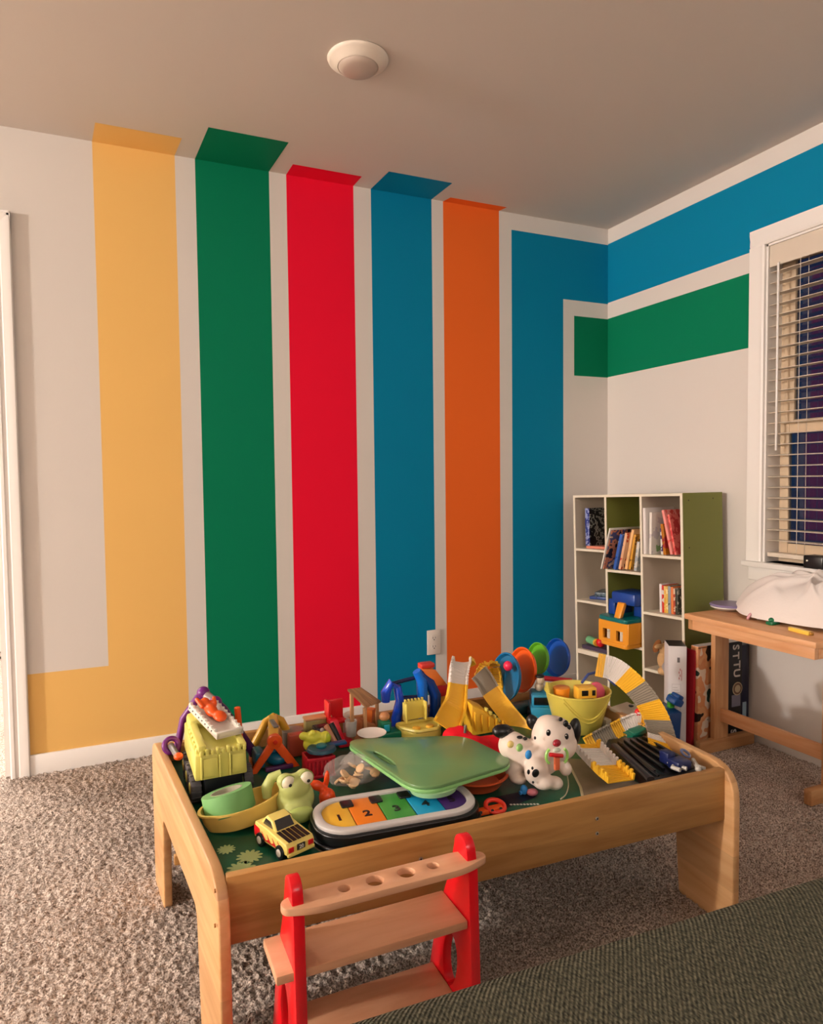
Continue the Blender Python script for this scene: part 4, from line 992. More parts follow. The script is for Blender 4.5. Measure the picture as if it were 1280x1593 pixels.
# red crate with blue disc
t = toy('red_crate', 'small red slatted toy crate behind the orange creature', 'toy crate', -2.008, -1.27)
b = B().box(-2.044, -1.972, -1.292, -1.288, Z0, .398, .001)
for i in range(7): b.box(-2.043+i*.0108, -2.037+i*.0108, -1.296, -1.291, Z0+.006, .392, .001)
b.box(-2.046, -1.970, -1.298, -1.290, .390, .399, .0015).box(-2.046, -1.970, -1.298, -1.290, Z0, Z0+.008, .0015)
b.box(-2.044, -2.040, -1.29, -1.235, Z0, .398, .001).box(-1.976, -1.972, -1.29, -1.235, Z0, .398, .001).box(-2.044, -1.972, -1.239, -1.235, Z0, .398, .001).box(-2.042, -1.974, -1.29, -1.236, Z0, Z0+.004)
t.p('crate', b, pl('crimson', (190, 24, 44)), world=True)
t = toy('teal_disc', 'dark teal spinner disc lying on the red crate', 'toy', -2.0, -1.262, .400)
c = V(500, 1163, -1.265)
t.p('disc', B().cyl(c+Vector((0, 0, -.006)), c+Vector((0, 0, .003)), .040, .036, n=30, bev=.002), pl('dark_teal', (10, 70, 92)), world=True)
t.p('tab', B().box(c.x+.02, c.x+.072, c.y+.0, c.y+.022, c.z-.004, c.z+.004, .003), pl('cobalt', (20, 70, 120)), world=True)
t.p('hub', B().cyl(c+Vector((0, 0, .002)), c+Vector((0, 0, .009)), .014, n=20, bev=.002), pl('dark_teal2', (30, 110, 120)), world=True)
t = toy('lime_dinosaur', 'lime green lumpy dinosaur head toy above the red crate', 'toy', -1.99, -1.21)
c = V(487, 1146, -1.225)
b = B().sph(c, (.026, .02, .016)).sph(c+Vector((.030, -.008, -.004)), (.014, .014, .018), (0, .3, 0)).sph(c+Vector((-.026, 0, .006)), (.013, .012, .011)).sph(c+Vector((-.004, -.01, .014)), .009).sph(c+Vector((.012, -.012, -.018)), (.018, .012, .008)).sph(c+Vector((-.014, 0, -.018)), (.014, .014, .018))
t.p('head', b, pl('lime', (216, 214, 70)), world=True, rmx=.0026)
t.p('neck', B().cyl((c.x, c.y+.02, Z0+.002), c+Vector((0, .012, -.006)), .010, n=12), pl('lime', (216, 214, 70)), world=True)
t.p('mouth', B().sph(c+Vector((.036, -.017, -.004)), (.009, .006, .013)), pl('lime_dark', (176, 190, 40)), world=True)
# clutter along the back rail
def mini(name, label, cat, px, py, y, mats, fn, **k):
    p = V(px, py, y); t = toy(name, label, cat, p.x, y, max(p.z, Z0)); return t, p
t = toy('toy_cassette', 'small olive and tan toy box by the back rail behind the lime toy', 'toy', -1.98, -1.03)
c = V(487, 1122, -1.03); t.p('case', B().box(c.x-.030, c.x+.034, -1.06, -1.03, Z0+.001, c.z+.012, .003), pl('tan_olive', (170, 158, 96)), world=True); t.p('lid', B().box(c.x-.032, c.x+.050, -1.062, -1.026, c.z+.012, c.z+.020, .003), pl('peach', (226, 160, 110)), world=True)
t = toy('grey_saucer', 'small grey dish against the back rail left of the tan toy box', 'toy', -2.02, -1.04)
c = V(452, 1132, -1.035); t.p('dish', B().cyl((c.x, -1.058, Z0+.001), (c.x, -1.058, c.z+.004), .028, .031, n=24, bev=.002), pl('taupe', (140, 124, 112)), world=True)
t = toy('brick_toy', 'dull red bar toy lying beside the yellow arch', 'toy', -2.02, -1.11)
c = V(460, 1146, -1.12); t.p('bar', B().box(c.x-.022, c.x+.022, -1.135, -1.105, Z0+.001, c.z+.010, .004), pl('brick', (190, 80, 60)), world=True)
t = toy('black_gadget', 'black toy gadget with a silver face behind the lime toy', 'toy', -1.95, -1.13)
c = V(500, 1132, -1.13); t.p('body', B().box(c.x-.024, c.x+.020, -1.15, -1.11, Z0+.001, c.z+.006, .005), BK, world=True); t.p('lens', B().sph(c+Vector((-.004, -.022, .0)), .007), pl('silver', (190, 180, 176)), world=True)
t = toy('tan_bone', 'brown and black stick toy leaning left of the red loader', 'toy', -1.94, -1.18)
c, c2 = V(507, 1128, -1.16), V(522, 1156, -1.19); t.p('stick', B().cyl(c2, c, .008, n=12, bev=.002), pl('cinnamon', (190, 130, 96)), world=True); t.p('end', B().cyl(c2+Vector((.012, 0, 0)), c+Vector((.014, 0, .002)), .009, n=12), BK, world=True)
t = toy('red_loader_toy', 'red toy loader with a raised bucket before the red stripe', 'toy', -1.89, -1.07)
c = V(512, 1105, -1.06)
b = B().box(c.x-.006, c.x+.045, -1.055, -1.045, c.z-.030, c.z+.028, .003).box(c.x-.010, c.x-.002, -1.085, -1.04, c.z-.034, c.z+.030, .003).box(c.x-.004, c.x+.05, -1.085, -1.045, c.z-.036, c.z-.028, .003)
t.p('bucket', b, RD, world=True)
c, c2 = V(519, 1120, -1.10), V(530, 1152, -1.12)
t.p('arm', B().hexa([c2+Vector((-.014, 0, 0)), c2+Vector((.014, 0, 0)), c2+Vector((.014, .03, 0)), c2+Vector((-.014, .03, 0)), c+Vector((-.014, 0, 0)), c+Vector((.012, 0, 0)), c+Vector((.012, .03, 0)), c+Vector((-.014, .03, 0))], .003), pl('scarlet', (232, 26, 50)), world=True)
t.p('base', B().box(-1.905, -1.862, -1.13, -1.06, Z0+.001, Z0+.02, .004), pl('scarlet', (232, 26, 50)), world=True)
t = toy('white_cup', 'small grey-white toy cup left of the wooden toy shelter', 'toy cup', -1.84, -1.13)
c = V(546, 1142, -1.12); t.p('cup', B().lathe([(0, 0), (.015, 0), (.018, .045), (.016, .045), (.013, .003), (0, .003)], 24, M=Matrix.Translation((c.x, -1.12, max(c.z-.004, Z0)))), pl('ash', (196, 190, 184)), world=True)
t = toy('white_knob_toy', 'small white elbow-shaped toy piece above the grey-white cup', 'toy', -1.86, -1.06)
c = V(538, 1113, -1.06); t.p('elbow', B().tube([(c.x, -1.06, Z0+.002), (c.x, -1.06, c.z-.01), c, c+Vector((.02, 0, .006))], .009, 12), WT, world=True)
# wooden shelter
WD = mat('toy_wood', (210, 156, 108), .6, .3, vary=.15, vscale=12, vec=(1, 8, 1)); WD2 = mat('toy_wood_dark', (180, 110, 64), .6)
t = toy('wooden_toy_shelter', 'wooden toy shelter with slatted slanting roof behind the lap tray', 'toy house', -1.81, -1.08)
r0, r1, r2, r3 = V(540, 1075, -1.12), V(562, 1072, -1.02), V(593, 1093, -1.02), V(568, 1102, -1.12)
for k in range(3):
    f0, f1 = k/3+.02, (k+1)/3-.02
    A0, A1 = r0.lerp(r1, f0), r0.lerp(r1, f1); B0, B1 = r3.lerp(r2, f0), r3.lerp(r2, f1); d6 = Vector((0, 0, .006))
    t.p('roof_slat', B().hexa([A0, B0, B1, A1, A0+d6, B0+d6, B1+d6, A1+d6], .001), WD, world=True)
for p_ in (r0.lerp(r2, .12), r3.lerp(r1, .10), r2.lerp(r0, .14)): t.p('post', B().box(p_.x-.005, p_.x+.005, p_.y-.005, p_.y+.005, Z0+.001, p_.z-.004, .001), WD, world=True)
t.p('floor', B().box(r0.x+.02, r2.x, -1.12, -1.03, Z0+.001, Z0+.010, .002), WD, world=True)
c = V(572, 1128, -1.09)
t.p('wall', B().hexa([(c.x-.028, -1.10, Z0+.01), (c.x+.024, -1.10, Z0+.01), (c.x+.024, -1.05, Z0+.01), (c.x-.028, -1.05, Z0+.01), (c.x-.024, -1.10, c.z+.02), (c.x+.024, -1.10, c.z+.0), (c.x+.024, -1.05, c.z), (c.x-.024, -1.05, c.z+.02)], .003), WD2, world=True)
t.p('hopper', B().cyl((c.x+.012, -1.08, c.z-.01), (c.x+.012, -1.08, c.z+.045), .006, .019, n=4), pl('copper', (206, 104, 44)), world=True)
# green duck vehicle with cyan window
t = toy('green_train_toy', 'green toy vehicle with a bright cyan window beside the wooden shelter', 'toy vehicle', -1.755, -1.12)
c = V(604, 1132, -1.13)
t.p('body', B().box(c.x-.028, c.x+.036, -1.15, -1.10, Z0+.001, Z0+.030, .006).box(c.x-.028, c.x+.006, -1.145, -1.105, Z0+.028, Z0+.062, .007), pl('forest', (10, 118, 84)), world=True)
t.p('window', B().box(c.x-.020, c.x-.002, -1.1485, -1.1445, Z0+.034, Z0+.054, .002), pl('cyan', (40, 176, 200)), world=True)
t.p('driver', B().sph((c.x-.010, -1.125, Z0+.072), (.016, .014, .014)), pl('tan', (206, 140, 90)), world=True)
# ---- translucent blue ring frame
BT = mat('blue_gloss', (22, 76, 214), .15, .6, coat=.5)
t = toy('blue_toy_tower', 'glossy blue open-framed toy tower before the teal stripe', 'toy', -1.64, -1.05)
lf, rt_, lt, rtp = V(604, 1098, -1.06), V(672, 1098, -1.06), V(609, 1062, -1.06), V(648, 1040, -1.06)
b = B().tube([V(600, 1092, -1.058), V(600, 1078, -1.058), V(608, 1062, -1.062), V(618, 1068, -1.06), V(622, 1090, -1.07), V(616, 1118, -1.07), Vector((V(616, 1128, -1.07).x, -1.07, Z0+.006))], [.012, .016, .013, .013, .014, .016, .013], 12)
t.p('left_post', b, BT, world=True)
b = B().tube([V(648, 1044, -1.06), V(656, 1058, -1.06), V(657, 1085, -1.06), V(658, 1110, -1.06), Vector((V(658, 1122, -1.06).x, -1.06, Z0+.006))], [.014, .018, .017, .015, .015], 12)
t.p('centre_post', b, pl('azure', (16, 110, 220)), world=True)
b = B().tube([V(652, 1048, -1.062), V(668, 1060, -1.058), V(677, 1080, -1.058), V(677, 1105, -1.058), V(672, 1125, -1.058)], [.012, .018, .020, .018, .014], 12)
t.p('right_arch', b, mat('blue_dark', (10, 62, 150), .2, .5), world=True)
t.p('top_bar', B().tube([V(609, 1064, -1.05), V(630, 1058, -1.05), V(648, 1054, -1.05)], .006, 10), NV, world=True)
t.p('cross_bar', B().tube([V(618, 1088, -1.05), V(640, 1087, -1.05), V(656, 1086, -1.05)], .011, 10), NV, world=True)
t.p('base', B().box(-1.725, -1.565, -1.095, -1.038, Z0+.001, Z0+.018, .006), mat('blue_dark', (10, 62, 150), .2, .5), world=True)
# ---- pale yellow digger seat
t = toy('yellow_digger_scoop', 'pale yellow toy digger with an upright toothed scoop behind the lap tray', 'toy digger', -1.66, -1.13)
c0, c1 = V(630, 1092, -1.12), V(660, 1092, -1.12); cb = V(640, 1125, -1.12)
b = B().box(c0.x, c1.x, -1.115, -1.107, Z0+.045, c0.z-.003, .002).box(c0.x-.003, c0.x+.003, -1.135, -1.105, Z0+.045, c0.z-.004, .002).box(c1.x-.003, c1.x+.003, -1.135, -1.105, Z0+.045, c0.z-.004, .002)
for i in range(6): b.box(c0.x+.004+i*(c1.x-c0.x-.008)/5-.003, c0.x+.004+i*(c1.x-c0.x-.008)/5+.003, -1.116, -1.108, c0.z-.006, c0.z+.004, .001)
t.p('scoop', b, BUFF, world=True)
c = V(656, 1128, -1.155)
hp = rpoly([(-.062, .045), (-.066, .02), (-.030, -.045), (.045, -.045), (.070, .0), (.062, .045)], .012)
b = B().prism([(c.x-.004+x, -1.152+y) for x, y in hp], Z0+.004, Z0+.034, bev=.006)
t.p('body', b, BUFF, world=True)
t.p('deck_rim', B().tube([(c.x-.004+x*.95, -1.152+y*.95, Z0+.036) for x, y in hp], .006, 8, True), BUFF, world=True)
for dx in (-.022, .022): t.p('stud', B().cyl((c.x+dx, -1.165, Z0+.033), (c.x+dx, -1.165, Z0+.040), .012, n=18, bev=.002), MUST, world=True)
for dx in (-.045, .045): t.p('wheel', B().cyl((c.x+dx-.006, -1.150, Z0+.012), (c.x+dx+.006, -1.150, Z0+.012), .0125, n=18, bev=.002), pl('ochre', (170, 120, 40)), world=True)

# ---- flexible segmented track
WTK, GTK = mat('track_white', (236, 226, 218), .5, .3), mat('track_grey', (150, 138, 122), .55, .3); YTK = mat('track_yellow', (250, 192, 50), .4, .4)
def spline(P, n):
    P = [Vector(p) for p in P]; Q = [P[0]*2-P[1]]+P+[P[-1]*2-P[-2]]; o = []
    for i in range(1, len(Q)-2):
        for k in range(n):
            t_ = k/n; a_, b_, c_, d_ = Q[i-1:i+3]
            o.append(.5*((2*b_)+(c_-a_)*t_+(2*a_-5*b_+4*c_-d_)*t_*t_+(3*b_-a_-3*c_+d_)*t_**3))
    o.append(P[-1]); return o
def resample(pts, step):
    o = [pts[0]]; acc = 0
    for a_, b_ in zip(pts, pts[1:]):
        L_ = (b_-a_).length; d_ = step-acc
        while d_ <= L_: o.append(a_.lerp(b_, d_/L_)); d_ += step
        acc = (acc+L_) % step
    return o
def track(name, label, P, wv, width, groups, rail_h=.012, per=5, step=.0075, scal=True, loc=None, rails=True, plain=False):
    """hinged slats with raised edges, coloured in blocks"""
    S = resample(spline(P, 14), step)
    if wv == 'auto':
        wv = [(P[min(i+1, len(P)-1)]-P[max(i-1, 0)]).cross(VD) for i in range(len(P))]; wv = [w_.normalized() for w_ in wv]
    WW = spline(wv, 14); n = len(S); WD_ = width if isinstance(width, list) else [width, width]
    t = toy(name, label, 'toy track', *(loc or (S[-1].x, S[-1].y)), z=Z0)
    i = 0; g_ = 0
    while i < n-1:
        colr, cnt = groups[g_ % len(groups)]; b = B()
        for j in range(i, min(i+cnt, n-1)):
            p, q = S[j], S[j+1]; d_ = (q-p); wq = WW[int((j+1)/(n-1)*(len(WW)-1))].normalized(); d2 = (S[min(j+2, n-1)]-q) if j+2 < n else d_; wq = (wq-d2.normalized()*wq.dot(d2.normalized())).normalized(); w_ = WW[int(j/(n-1)*(len(WW)-1))].normalized(); w_ = (w_-d_.normalized()*w_.dot(d_.normalized())).normalized()
            nr = w_.cross(d_).normalized()
            if nr.dot(Vector((-.3, -.5, .8))) < 0: nr = -nr
            gp = 0 if plain else .06; a_ = p+d_*gp; e_ = p+d_*(1-gp); hw = (WD_[0]+(WD_[1]-WD_[0])*max(0, j/(n-1)-.5)*2)/2; tk = .0035
            if wq.dot(w_) < 0: wq = -wq
            bl_ = 0 if plain else .0006
            b.hexa([a_-w_*hw, e_-wq*hw, e_+wq*hw, a_+w_*hw, a_-w_*hw+nr*tk, e_-wq*hw+nr*tk, e_+wq*hw+nr*tk, a_+w_*hw+nr*tk], bl_)
            if not plain:
                m_ = a_.lerp(e_, .35); wm = w_.lerp(wq, .35); Q = [a_-w_*hw*.97, m_-wm*hw*.97, m_+wm*hw*.97, a_+w_*hw*.97]
                b.hexa([x_+nr*tk for x_ in Q]+[x_+nr*(tk+.0018) for x_ in Q])
            if rails:
                for sg in (-1, 1):
                    hh = rail_h*(1 if (not scal or plain) else (1.0 if j % 2 else .72)); o_ = w_*hw*sg; i_ = w_*(hw-.005)*sg; oq = wq*hw*sg; iq = wq*(hw-.005)*sg
                    b.hexa([a_+i_, e_+iq, e_+oq, a_+o_, a_+i_+nr*hh, e_+iq+nr*hh, e_+oq*1.03+nr*hh, a_+o_*1.03+nr*hh], bl_)
        t.p('track_block', b, colr, world=True, smooth=False); i += cnt; g_ += 1
    return t
VD = Vector((.40, .86, -.32)).normalized()
# left ramp coming down towards the lap tray
track('track_ramp', 'yellow and white segmented toy track ramp falling towards the green lap tray',
      [V(728, 1040, -1.055), V(718, 1032, -1.08), V(712, 1046, -1.12), V(709, 1075, -1.14), V(706, 1098, -1.16), V(699, 1116, -1.19), V(692, 1134, -1.23)],
      [Vector((1, .0, -.1))]*5+[Vector((1, -.1, -.3)), Vector((1, -.1, -.45))], [.060, .084], [(YTK, 5), (WTK, 12), (YTK, 60)], rail_h=.018, step=.0085, loc=(-1.57, -1.17), plain=True)
track('track_ramp', 'grey and yellow twisting toy track descending right of the ramp to the lap tray',
      [V(744, 1046, -1.10), V(752, 1056, -1.11), V(765, 1078, -1.13), V(785, 1104, -1.16), V(808, 1130, -1.20), V(822, 1146, -1.24)],
      [Vector((.9, -.3, .3)), Vector((.9, -.3, .35)), Vector((.85, -.3, .4)), Vector((.7, -.3, .6)), Vector((.6, -.3, .7)), Vector((.6, -.3, .7))], .058, [(GTK, 8), (YTK, 60)], rail_h=.012, step=.0085, loc=(-1.36, -1.2), plain=True)
track('track_ramp', 'yellow curled toy track loop rising left of the blue disc',
      [V(745, 1058, -1.06), V(756, 1034, -1.06), V(770, 1038, -1.06), V(775, 1062, -1.065), V(778, 1090, -1.07)],
      [Vector((.3, -.8, .2))]*5, .040, [(YTK, 50)], rail_h=.010, step=.0085, loc=(-1.40, -1.05))
t = toy('yellow_ramp_support', 'yellow ribbed block holding up the toy track ramps', 'toy', -1.47, -1.17)
c = V(755, 1118, -1.19)
b = B().hexa([(c.x-.062, -1.215, Z0+.002), (c.x+.065, -1.215, Z0+.002), (c.x+.075, -1.135, Z0+.002), (c.x-.05, -1.135, Z0+.002), (c.x-.055, -1.205, Z0+.095), (c.x-.012, -1.205, Z0+.070), (c.x-.0, -1.14, Z0+.075), (c.x-.05, -1.14, Z0+.10)], .006)
for i in range(5): b.cb((c.x-.05+i*.024, -1.216, Z0+.045-i*.006), (.006, .008, .06-i*.008), .002)
t.p('block', b, YTK, world=True)
for i in range(6): t.p('tooth', B().cb((c.x-.006+i*.014, -1.205, Z0+.074-i*.013), (.008, .016, .010), .002), BUFF, world=True)
t = toy('orange_block_toy', 'orange and red block toy with a dull yellow foot behind the ramp', 'toy', -1.535, -1.04)
A_, B_, C_, D_ = V(655, 1040, -1.072), V(678, 1042, -1.072), V(697, 1066, -1.072), V(676, 1068, -1.072)
dp = Vector((0, .035, 0))
t.p('slope', B().hexa([D_, C_, C_+dp, D_+dp, A_, B_, B_+dp, A_+dp], .004), pl('amber', (240, 130, 60)), world=True)
t.p('front', B().box(D_.x, C_.x, -1.072, -1.042, V(680, 1085, -1.072).z, D_.z, .003), pl('crimson', (190, 24, 44)), world=True)
t.p('cap', B().box(A_.x+.002, B_.x-.002, -1.072, -1.037, A_.z-.004, A_.z+.012, .005), pl('brickred', (206, 50, 40)), world=True)
t.p('foot', B().box(D_.x+.002, C_.x-.002, -1.070, -1.044, Z0+.001, V(680, 1085, -1.072).z, .003), pl('dull_yellow', (214, 160, 46)), world=True)
# red bag
t = toy('red_pouch', 'soft red fabric pouch lying between lap tray and dalmatian', 'pouch', -1.50, -1.36)
RF = mat('red_fabric', (232, 22, 40), .7, .2, bump=.25, bscale=50)
q0, q1, q2 = V(712, 1140, -1.30), V(748, 1158, -1.36), V(784, 1170, -1.40)
b = B().sph(q0+Vector((-.004, .02, -.022)), (.030, .04, .030)).sph(q0+Vector((.014, .015, -.012)), (.020, .03, .026), (0, .5, 0)).sph(q0+Vector((.03, .02, -.03)), (.03, .03, .026)).sph(q1+Vector((0, .02, -.014)), (.055, .045, .028), (0, .3, -.3)).sph(q2+Vector((0, .02, -.022)), (.045, .04, .022), (0, .3, -.3)).sph((-1.50, -1.34, Z0+.02), (.10, .05, .02), (0, 0, -.4))
t.p('pouch', b, RF, world=True, rmx=.005)
t.p('silver_tag', B().cyl(V(723, 1140, -1.35), V(724, 1128, -1.35), .004, n=10), STEEL, world=True)

# ---- row of coloured discs on a red rod
t = toy('disc_tower_toy', 'fallen ball-drop toy with blue, orange, green and blue discs on a red rod', 'toy', -1.18, -1.06)
r0, r1 = V(786, 1036, -1.10), V(888, 1059, -1.07)
t.p('rod', B().cyl(V(815, 1052, -1.075), r1, .0085, n=16), pl('cherry', (222, 40, 60)), world=True)
t.p('knob', B().sph(V(790, 1036, -1.135), (.014, .016, .016)), pl('rose_red', (232, 40, 80)), world=True)
DC = [((789, 1053, -1.10), .078, (16, 108, 160), 'disc_blue'), ((814, 1042, -1.085), .074, (240, 90, 24), 'disc_orange'), ((838, 1025, -1.06), .055, (96, 176, 40), 'disc_green'), ((868, 1023, -1.04), .066, (10, 74, 170), 'disc_cobalt')]
for (px, py, y), r_, col, nm in DC:
    c = V(px, py, y); nrm = Vector((-.98, -.02, .18)).normalized()
    Mq = Matrix.Translation(c) @ nrm.to_track_quat('Z', 'Y').to_matrix().to_4x4()
    t.p('disc', B().lathe([(.0, -.006), (r_*.9, -.006), (r_, .006), (r_, .010), (r_*.95, .010), (r_*.86, .000), (r_*.55, -.001), (.012, -.001), (0, -.001)], 44, M=Mq), pl(nm, col, .22), world=True)
# support of the fallen toy, dark base under the discs
t.p('base', B().box(-1.30, -1.115, -1.12, -1.060, Z0+.001, Z0+.030, .008), pl('base_dark', (30, 60, 60)), world=True)
# ---- blue van with a little driver
t = T('toy_van', 'small light blue toy van with black windows and a cow-like driver', 'toy van', (-1.243, -1.175, Z0), rz=math.radians(-28))
VB = pl('van_blue', (50, 150, 190))
t.p('body', B().box(-.036, .036, -.045, .05, .012, .052, .006).box(-.033, .033, -.030, .048, .050, .088, .007), VB)
t.p('rear_window', B().box(-.026, .026, -.0325, -.029, .056, .080, .002), BK)
for sx in (-1, 1): t.p('side_window', B().box(sx*.0335-.0008, sx*.0335+.0008, -.022, .012, .058, .080, .001), BK); t.p('stripe', B().box(sx*.0362-.0006, sx*.0362+.0006, -.03, .03, .026, .036), BK)
for sx in (-1, 1):
    for y in (-.026, .032): t.p('wheel', B().cyl((sx*.030, y, .014), (sx*.040, y, .014), .0135, n=18, bev=.002), BK)
t = toy('toy_cow', 'pale cow-like figurine with black cap riding on the blue van', 'toy figure', -1.235, -1.16, Z0+.088)
c = Vector((-1.243, -1.165, Z0+.090))
t.p('body', B().sph(c+Vector((0, 0, .014)), (.016, .014, .016)).sph(c+Vector((0, -.006, .036)), (.014, .013, .014)), pl('oat', (208, 186, 160)), world=True, rmx=.0025)
t.p('cap', B().sph(c+Vector((0, -.004, .049)), (.015, .013, .007)), BK, world=True)

# ---- yellow bucket with toys
bc = Vector((-1.190, -1.285, Z0))
t = T('toy_bucket', 'translucent yellow toy bucket full of small toys behind the dalmatian', 'bucket', (-1.192, -1.295, Z0))
BYL = mat('bucket_yellow', (226, 206, 92), .35, .5, bump=.15, bscale=120)
t.p('wall', B().lathe([(0, .002), (.062, .002), (.070, .010), (.098, .118), (.101, .120), (.101, .124), (.096, .124), (.066, .014), (0, .010)], 56), BYL)
def onb(a_, z_): # a point on the bucket's outside
    r_ = .070+.028*(z_-.010)/.108+.0015; return Vector((r_*math.cos(a_), r_*math.sin(a_), z_))
b = B()
for off in (0, .012):
    b.tube([onb(math.radians(-152+k*9), .118-off-.062*math.sin(PI*min(1, k/11))*(1 if k < 12 else 1)) for k in range(12)], .0022, 8)
t.p('handle_rib', b, BYL)
t.p('pour_lip', B().hexa([onb(math.radians(178), .118), onb(math.radians(150), .118), onb(math.radians(150), .118)*.97, onb(math.radians(178), .118)*.97, onb(math.radians(176), .118)+Vector((-.006, 0, .040)), onb(math.radians(166), .118)+Vector((-.004, 0, .034)), onb(math.radians(166), .118)*.97+Vector((0, 0, .034)), onb(math.radians(176), .118)*.97+Vector((0, 0, .040))]), BYL)
t = T('toy_school_bus', 'tiny yellow-orange toy bus on top of the bucket', 'toy bus', (-1.195, -1.335, Z0+.118), rz=math.radians(-18))
t.p('body', B().box(-.030, .030, -.022, .022, -.014, .028, .006), MUST)
t.p('window', B().box(-.018, .002, -.0232, -.0218, .004, .020, .001), BK); t.p('window', B().box(.014, .024, -.0232, -.0218, .004, .020, .001), BK)
t.p('grille', B().box(-.018, .018, -.0232, -.0218, -.008, -.004), BK)
t = T('pink_shell', 'pink curved toy piece in the bucket right of the tiny bus', 'toy', (-1.135, -1.315, Z0+.10), rz=.2)
t.p('shell', B().sph((0, 0, .012), (.030, .018, .036), (0, -.7, 0)), pl('candy', (236, 100, 130)))
t = toy('blue_ring', 'thin blue ring arching over the pink toy piece in the bucket', 'toy', -1.13, -1.27, Z0+.10)
t.p('ring', B().tube([V(905, 1062, -1.26), V(915, 1049, -1.25), V(930, 1045, -1.25), V(945, 1054, -1.26), V(957, 1066, -1.27)], .0045, 8), pl('periwinkle', (70, 90, 160)), world=True)
t = toy('orange_cup_toy', 'orange toy cup in the bucket left of the tiny bus', 'toy', -1.235, -1.30, Z0+.105)
t.p('cup', B().cyl((-1.243, -1.285, Z0+.085), (-1.245, -1.285, Z0+.135), .020, .026, n=20, bev=.002), pl('tangerine', (246, 150, 40)), world=True)

# ---- dalmatian
t = toy('dalmatian_toy', 'white plastic dalmatian puppy toy with black ears and a teether in its mouth', 'toy dog', -1.535, -1.585)
DW = mat('dog_white', (232, 214, 200), .45, .4)
yb = -1.60
def D(px, py, y): return V(px, py, y)
b = B()
hc = D(860, 1146, -1.585)
b.sph(hc, (.056, .050, .052)).sph(hc+Vector((.006, -.024, -.022)), (.040, .034, .028)).sph(hc+Vector((-.012, 0, .016)), (.040, .042, .040)).sph(hc+Vector((.018, -.012, -.018)), (.040, .036, .034))
bd0, bd1 = D(797, 1160, -1.545), D(838, 1185, -1.59)
for k in range(6):
    u = k/5; b.sph(bd0.lerp(bd1, u), (.036+.004*u, .036, .036))
b.sph(D(838, 1172, -1.585), (.036, .034, .032))
b.sph(D(835, 1200, -1.615), (.032, .028, .034)).sph(D(846, 1216, -1.630), (.028, .026, .018)).sph(D(862, 1218, -1.635), (.022, .022, .016))
b.sph(D(800, 1195, -1.56), (.024, .024, .030)).sph(D(806, 1210, -1.575), (.022, .024, .014))
b.sph(D(880, 1196, -1.625), (.016, .014, .018)).sph(D(868, 1188, -1.605), (.020, .016, .014)).sph(D(852, 1188, -1.60), (.026, .022, .026))
t.p('body', b, DW, world=True, rmx=.0032)
# features
def spot(name, px, py, y, r, m=BK, parent=None, yaw=0):
    return t.p(name, B().sph(D(px, py, y), r, (0, yaw, 0), n=14), m, world=True)
spot('ear', 893, 1140, -1.600, (.017, .016, .038), yaw=.15); spot('ear', 829, 1124, -1.555, (.016, .016, .022), yaw=-.5)
spot('tail', 783, 1138, -1.53, (.032, .020, .018), yaw=.2)
for px, py, y, r in ((872, 1119, -1.612, (.006, .004, .005)), (880, 1126, -1.618, (.007, .005, .009)), (884, 1132, -1.618, (.008, .005, .007)), (832, 1148, -1.612, (.003, .003, .004)), (833, 1203, -1.646, (.010, .004, .010)), (822, 1201, -1.640, (.004, .003, .006)), (828, 1195, -1.643, (.003, .003, .004)), (808, 1147, -1.566, (.009, .006, .004)), (817, 1149, -1.574, (.006, .005, .004)), (829, 1217, -1.640, (.003, .003, .003))):
    spot('spot', px, py, y, r)
for px, py in ((853, 1140), (881, 1146)):
    e_ = spot('eye', px, py, -1.631, (.0062, .004, .008), m=BK)
    t.p('glint', B().sph(D(px-.8, py-2, -1.636), .0016, n=8), WT, parent=e_, world=True)
spot('nose', 866, 1156, -1.648, (.011, .008, .009), m=pl('nose_red', (150, 24, 40)))
t.p('button', B().sph(D(794, 1158, -1.588), (.009, .006, .009)), pl('butter2', (240, 210, 130)), world=True)
t.p('button', B().sph(D(808, 1163, -1.602), (.009, .006, .010)), pl('pea', (150, 196, 110)), world=True)
t.p('button', B().sph(D(822, 1174, -1.626), (.009, .006, .011)), pl('sky', (50, 140, 214)), world=True)
t = toy('teether', 'green, white and red baby teether held in the dalmatian toy mouth', 'teether', -1.50, -1.66, .40)
for dx, sg in ((-1, 1), (1, -1)):
    c = D(866+dx*10, 1176, -1.662)
    t.p('ring', B().tube([c+Vector((dx*.012*math.cos(a_), 0, .017*math.sin(a_))) for a_ in [(-1.3+2.6*i/12) for i in range(13)]], .0035, 8), pl('mint_green', (160, 214, 110)), world=True)
t.p('bar', B().cyl(D(855, 1174, -1.664), D(875, 1176, -1.664), .005, n=12, bev=.001), RD, world=True)
t.p('stem', B().box(D(862, 1180, -1.66).x, D(870, 1180, -1.66).x, -1.664, -1.656, D(866, 1198, -1.66).z, D(866, 1177, -1.66).z, .003), pl('coral_or', (236, 120, 80)), world=True)
t.p('mouthpiece', B().sph(D(866, 1167, -1.655), (.011, .007, .005)), pl('pale_mint', (216, 226, 206)), world=True)
t = toy('pull_string', 'thin cream string hanging from the dalmatian toy paw', 'string', -1.45, -1.64)
t.p('cord', B().tube(spline([D(882, 1204, -1.632), at(884, 1222, Z0+.006), at(880, 1236, Z0+.004), at(872, 1243, Z0+.004)], 6), .0016, 6), mat('cord_cream', (206, 196, 170), .7), world=True)

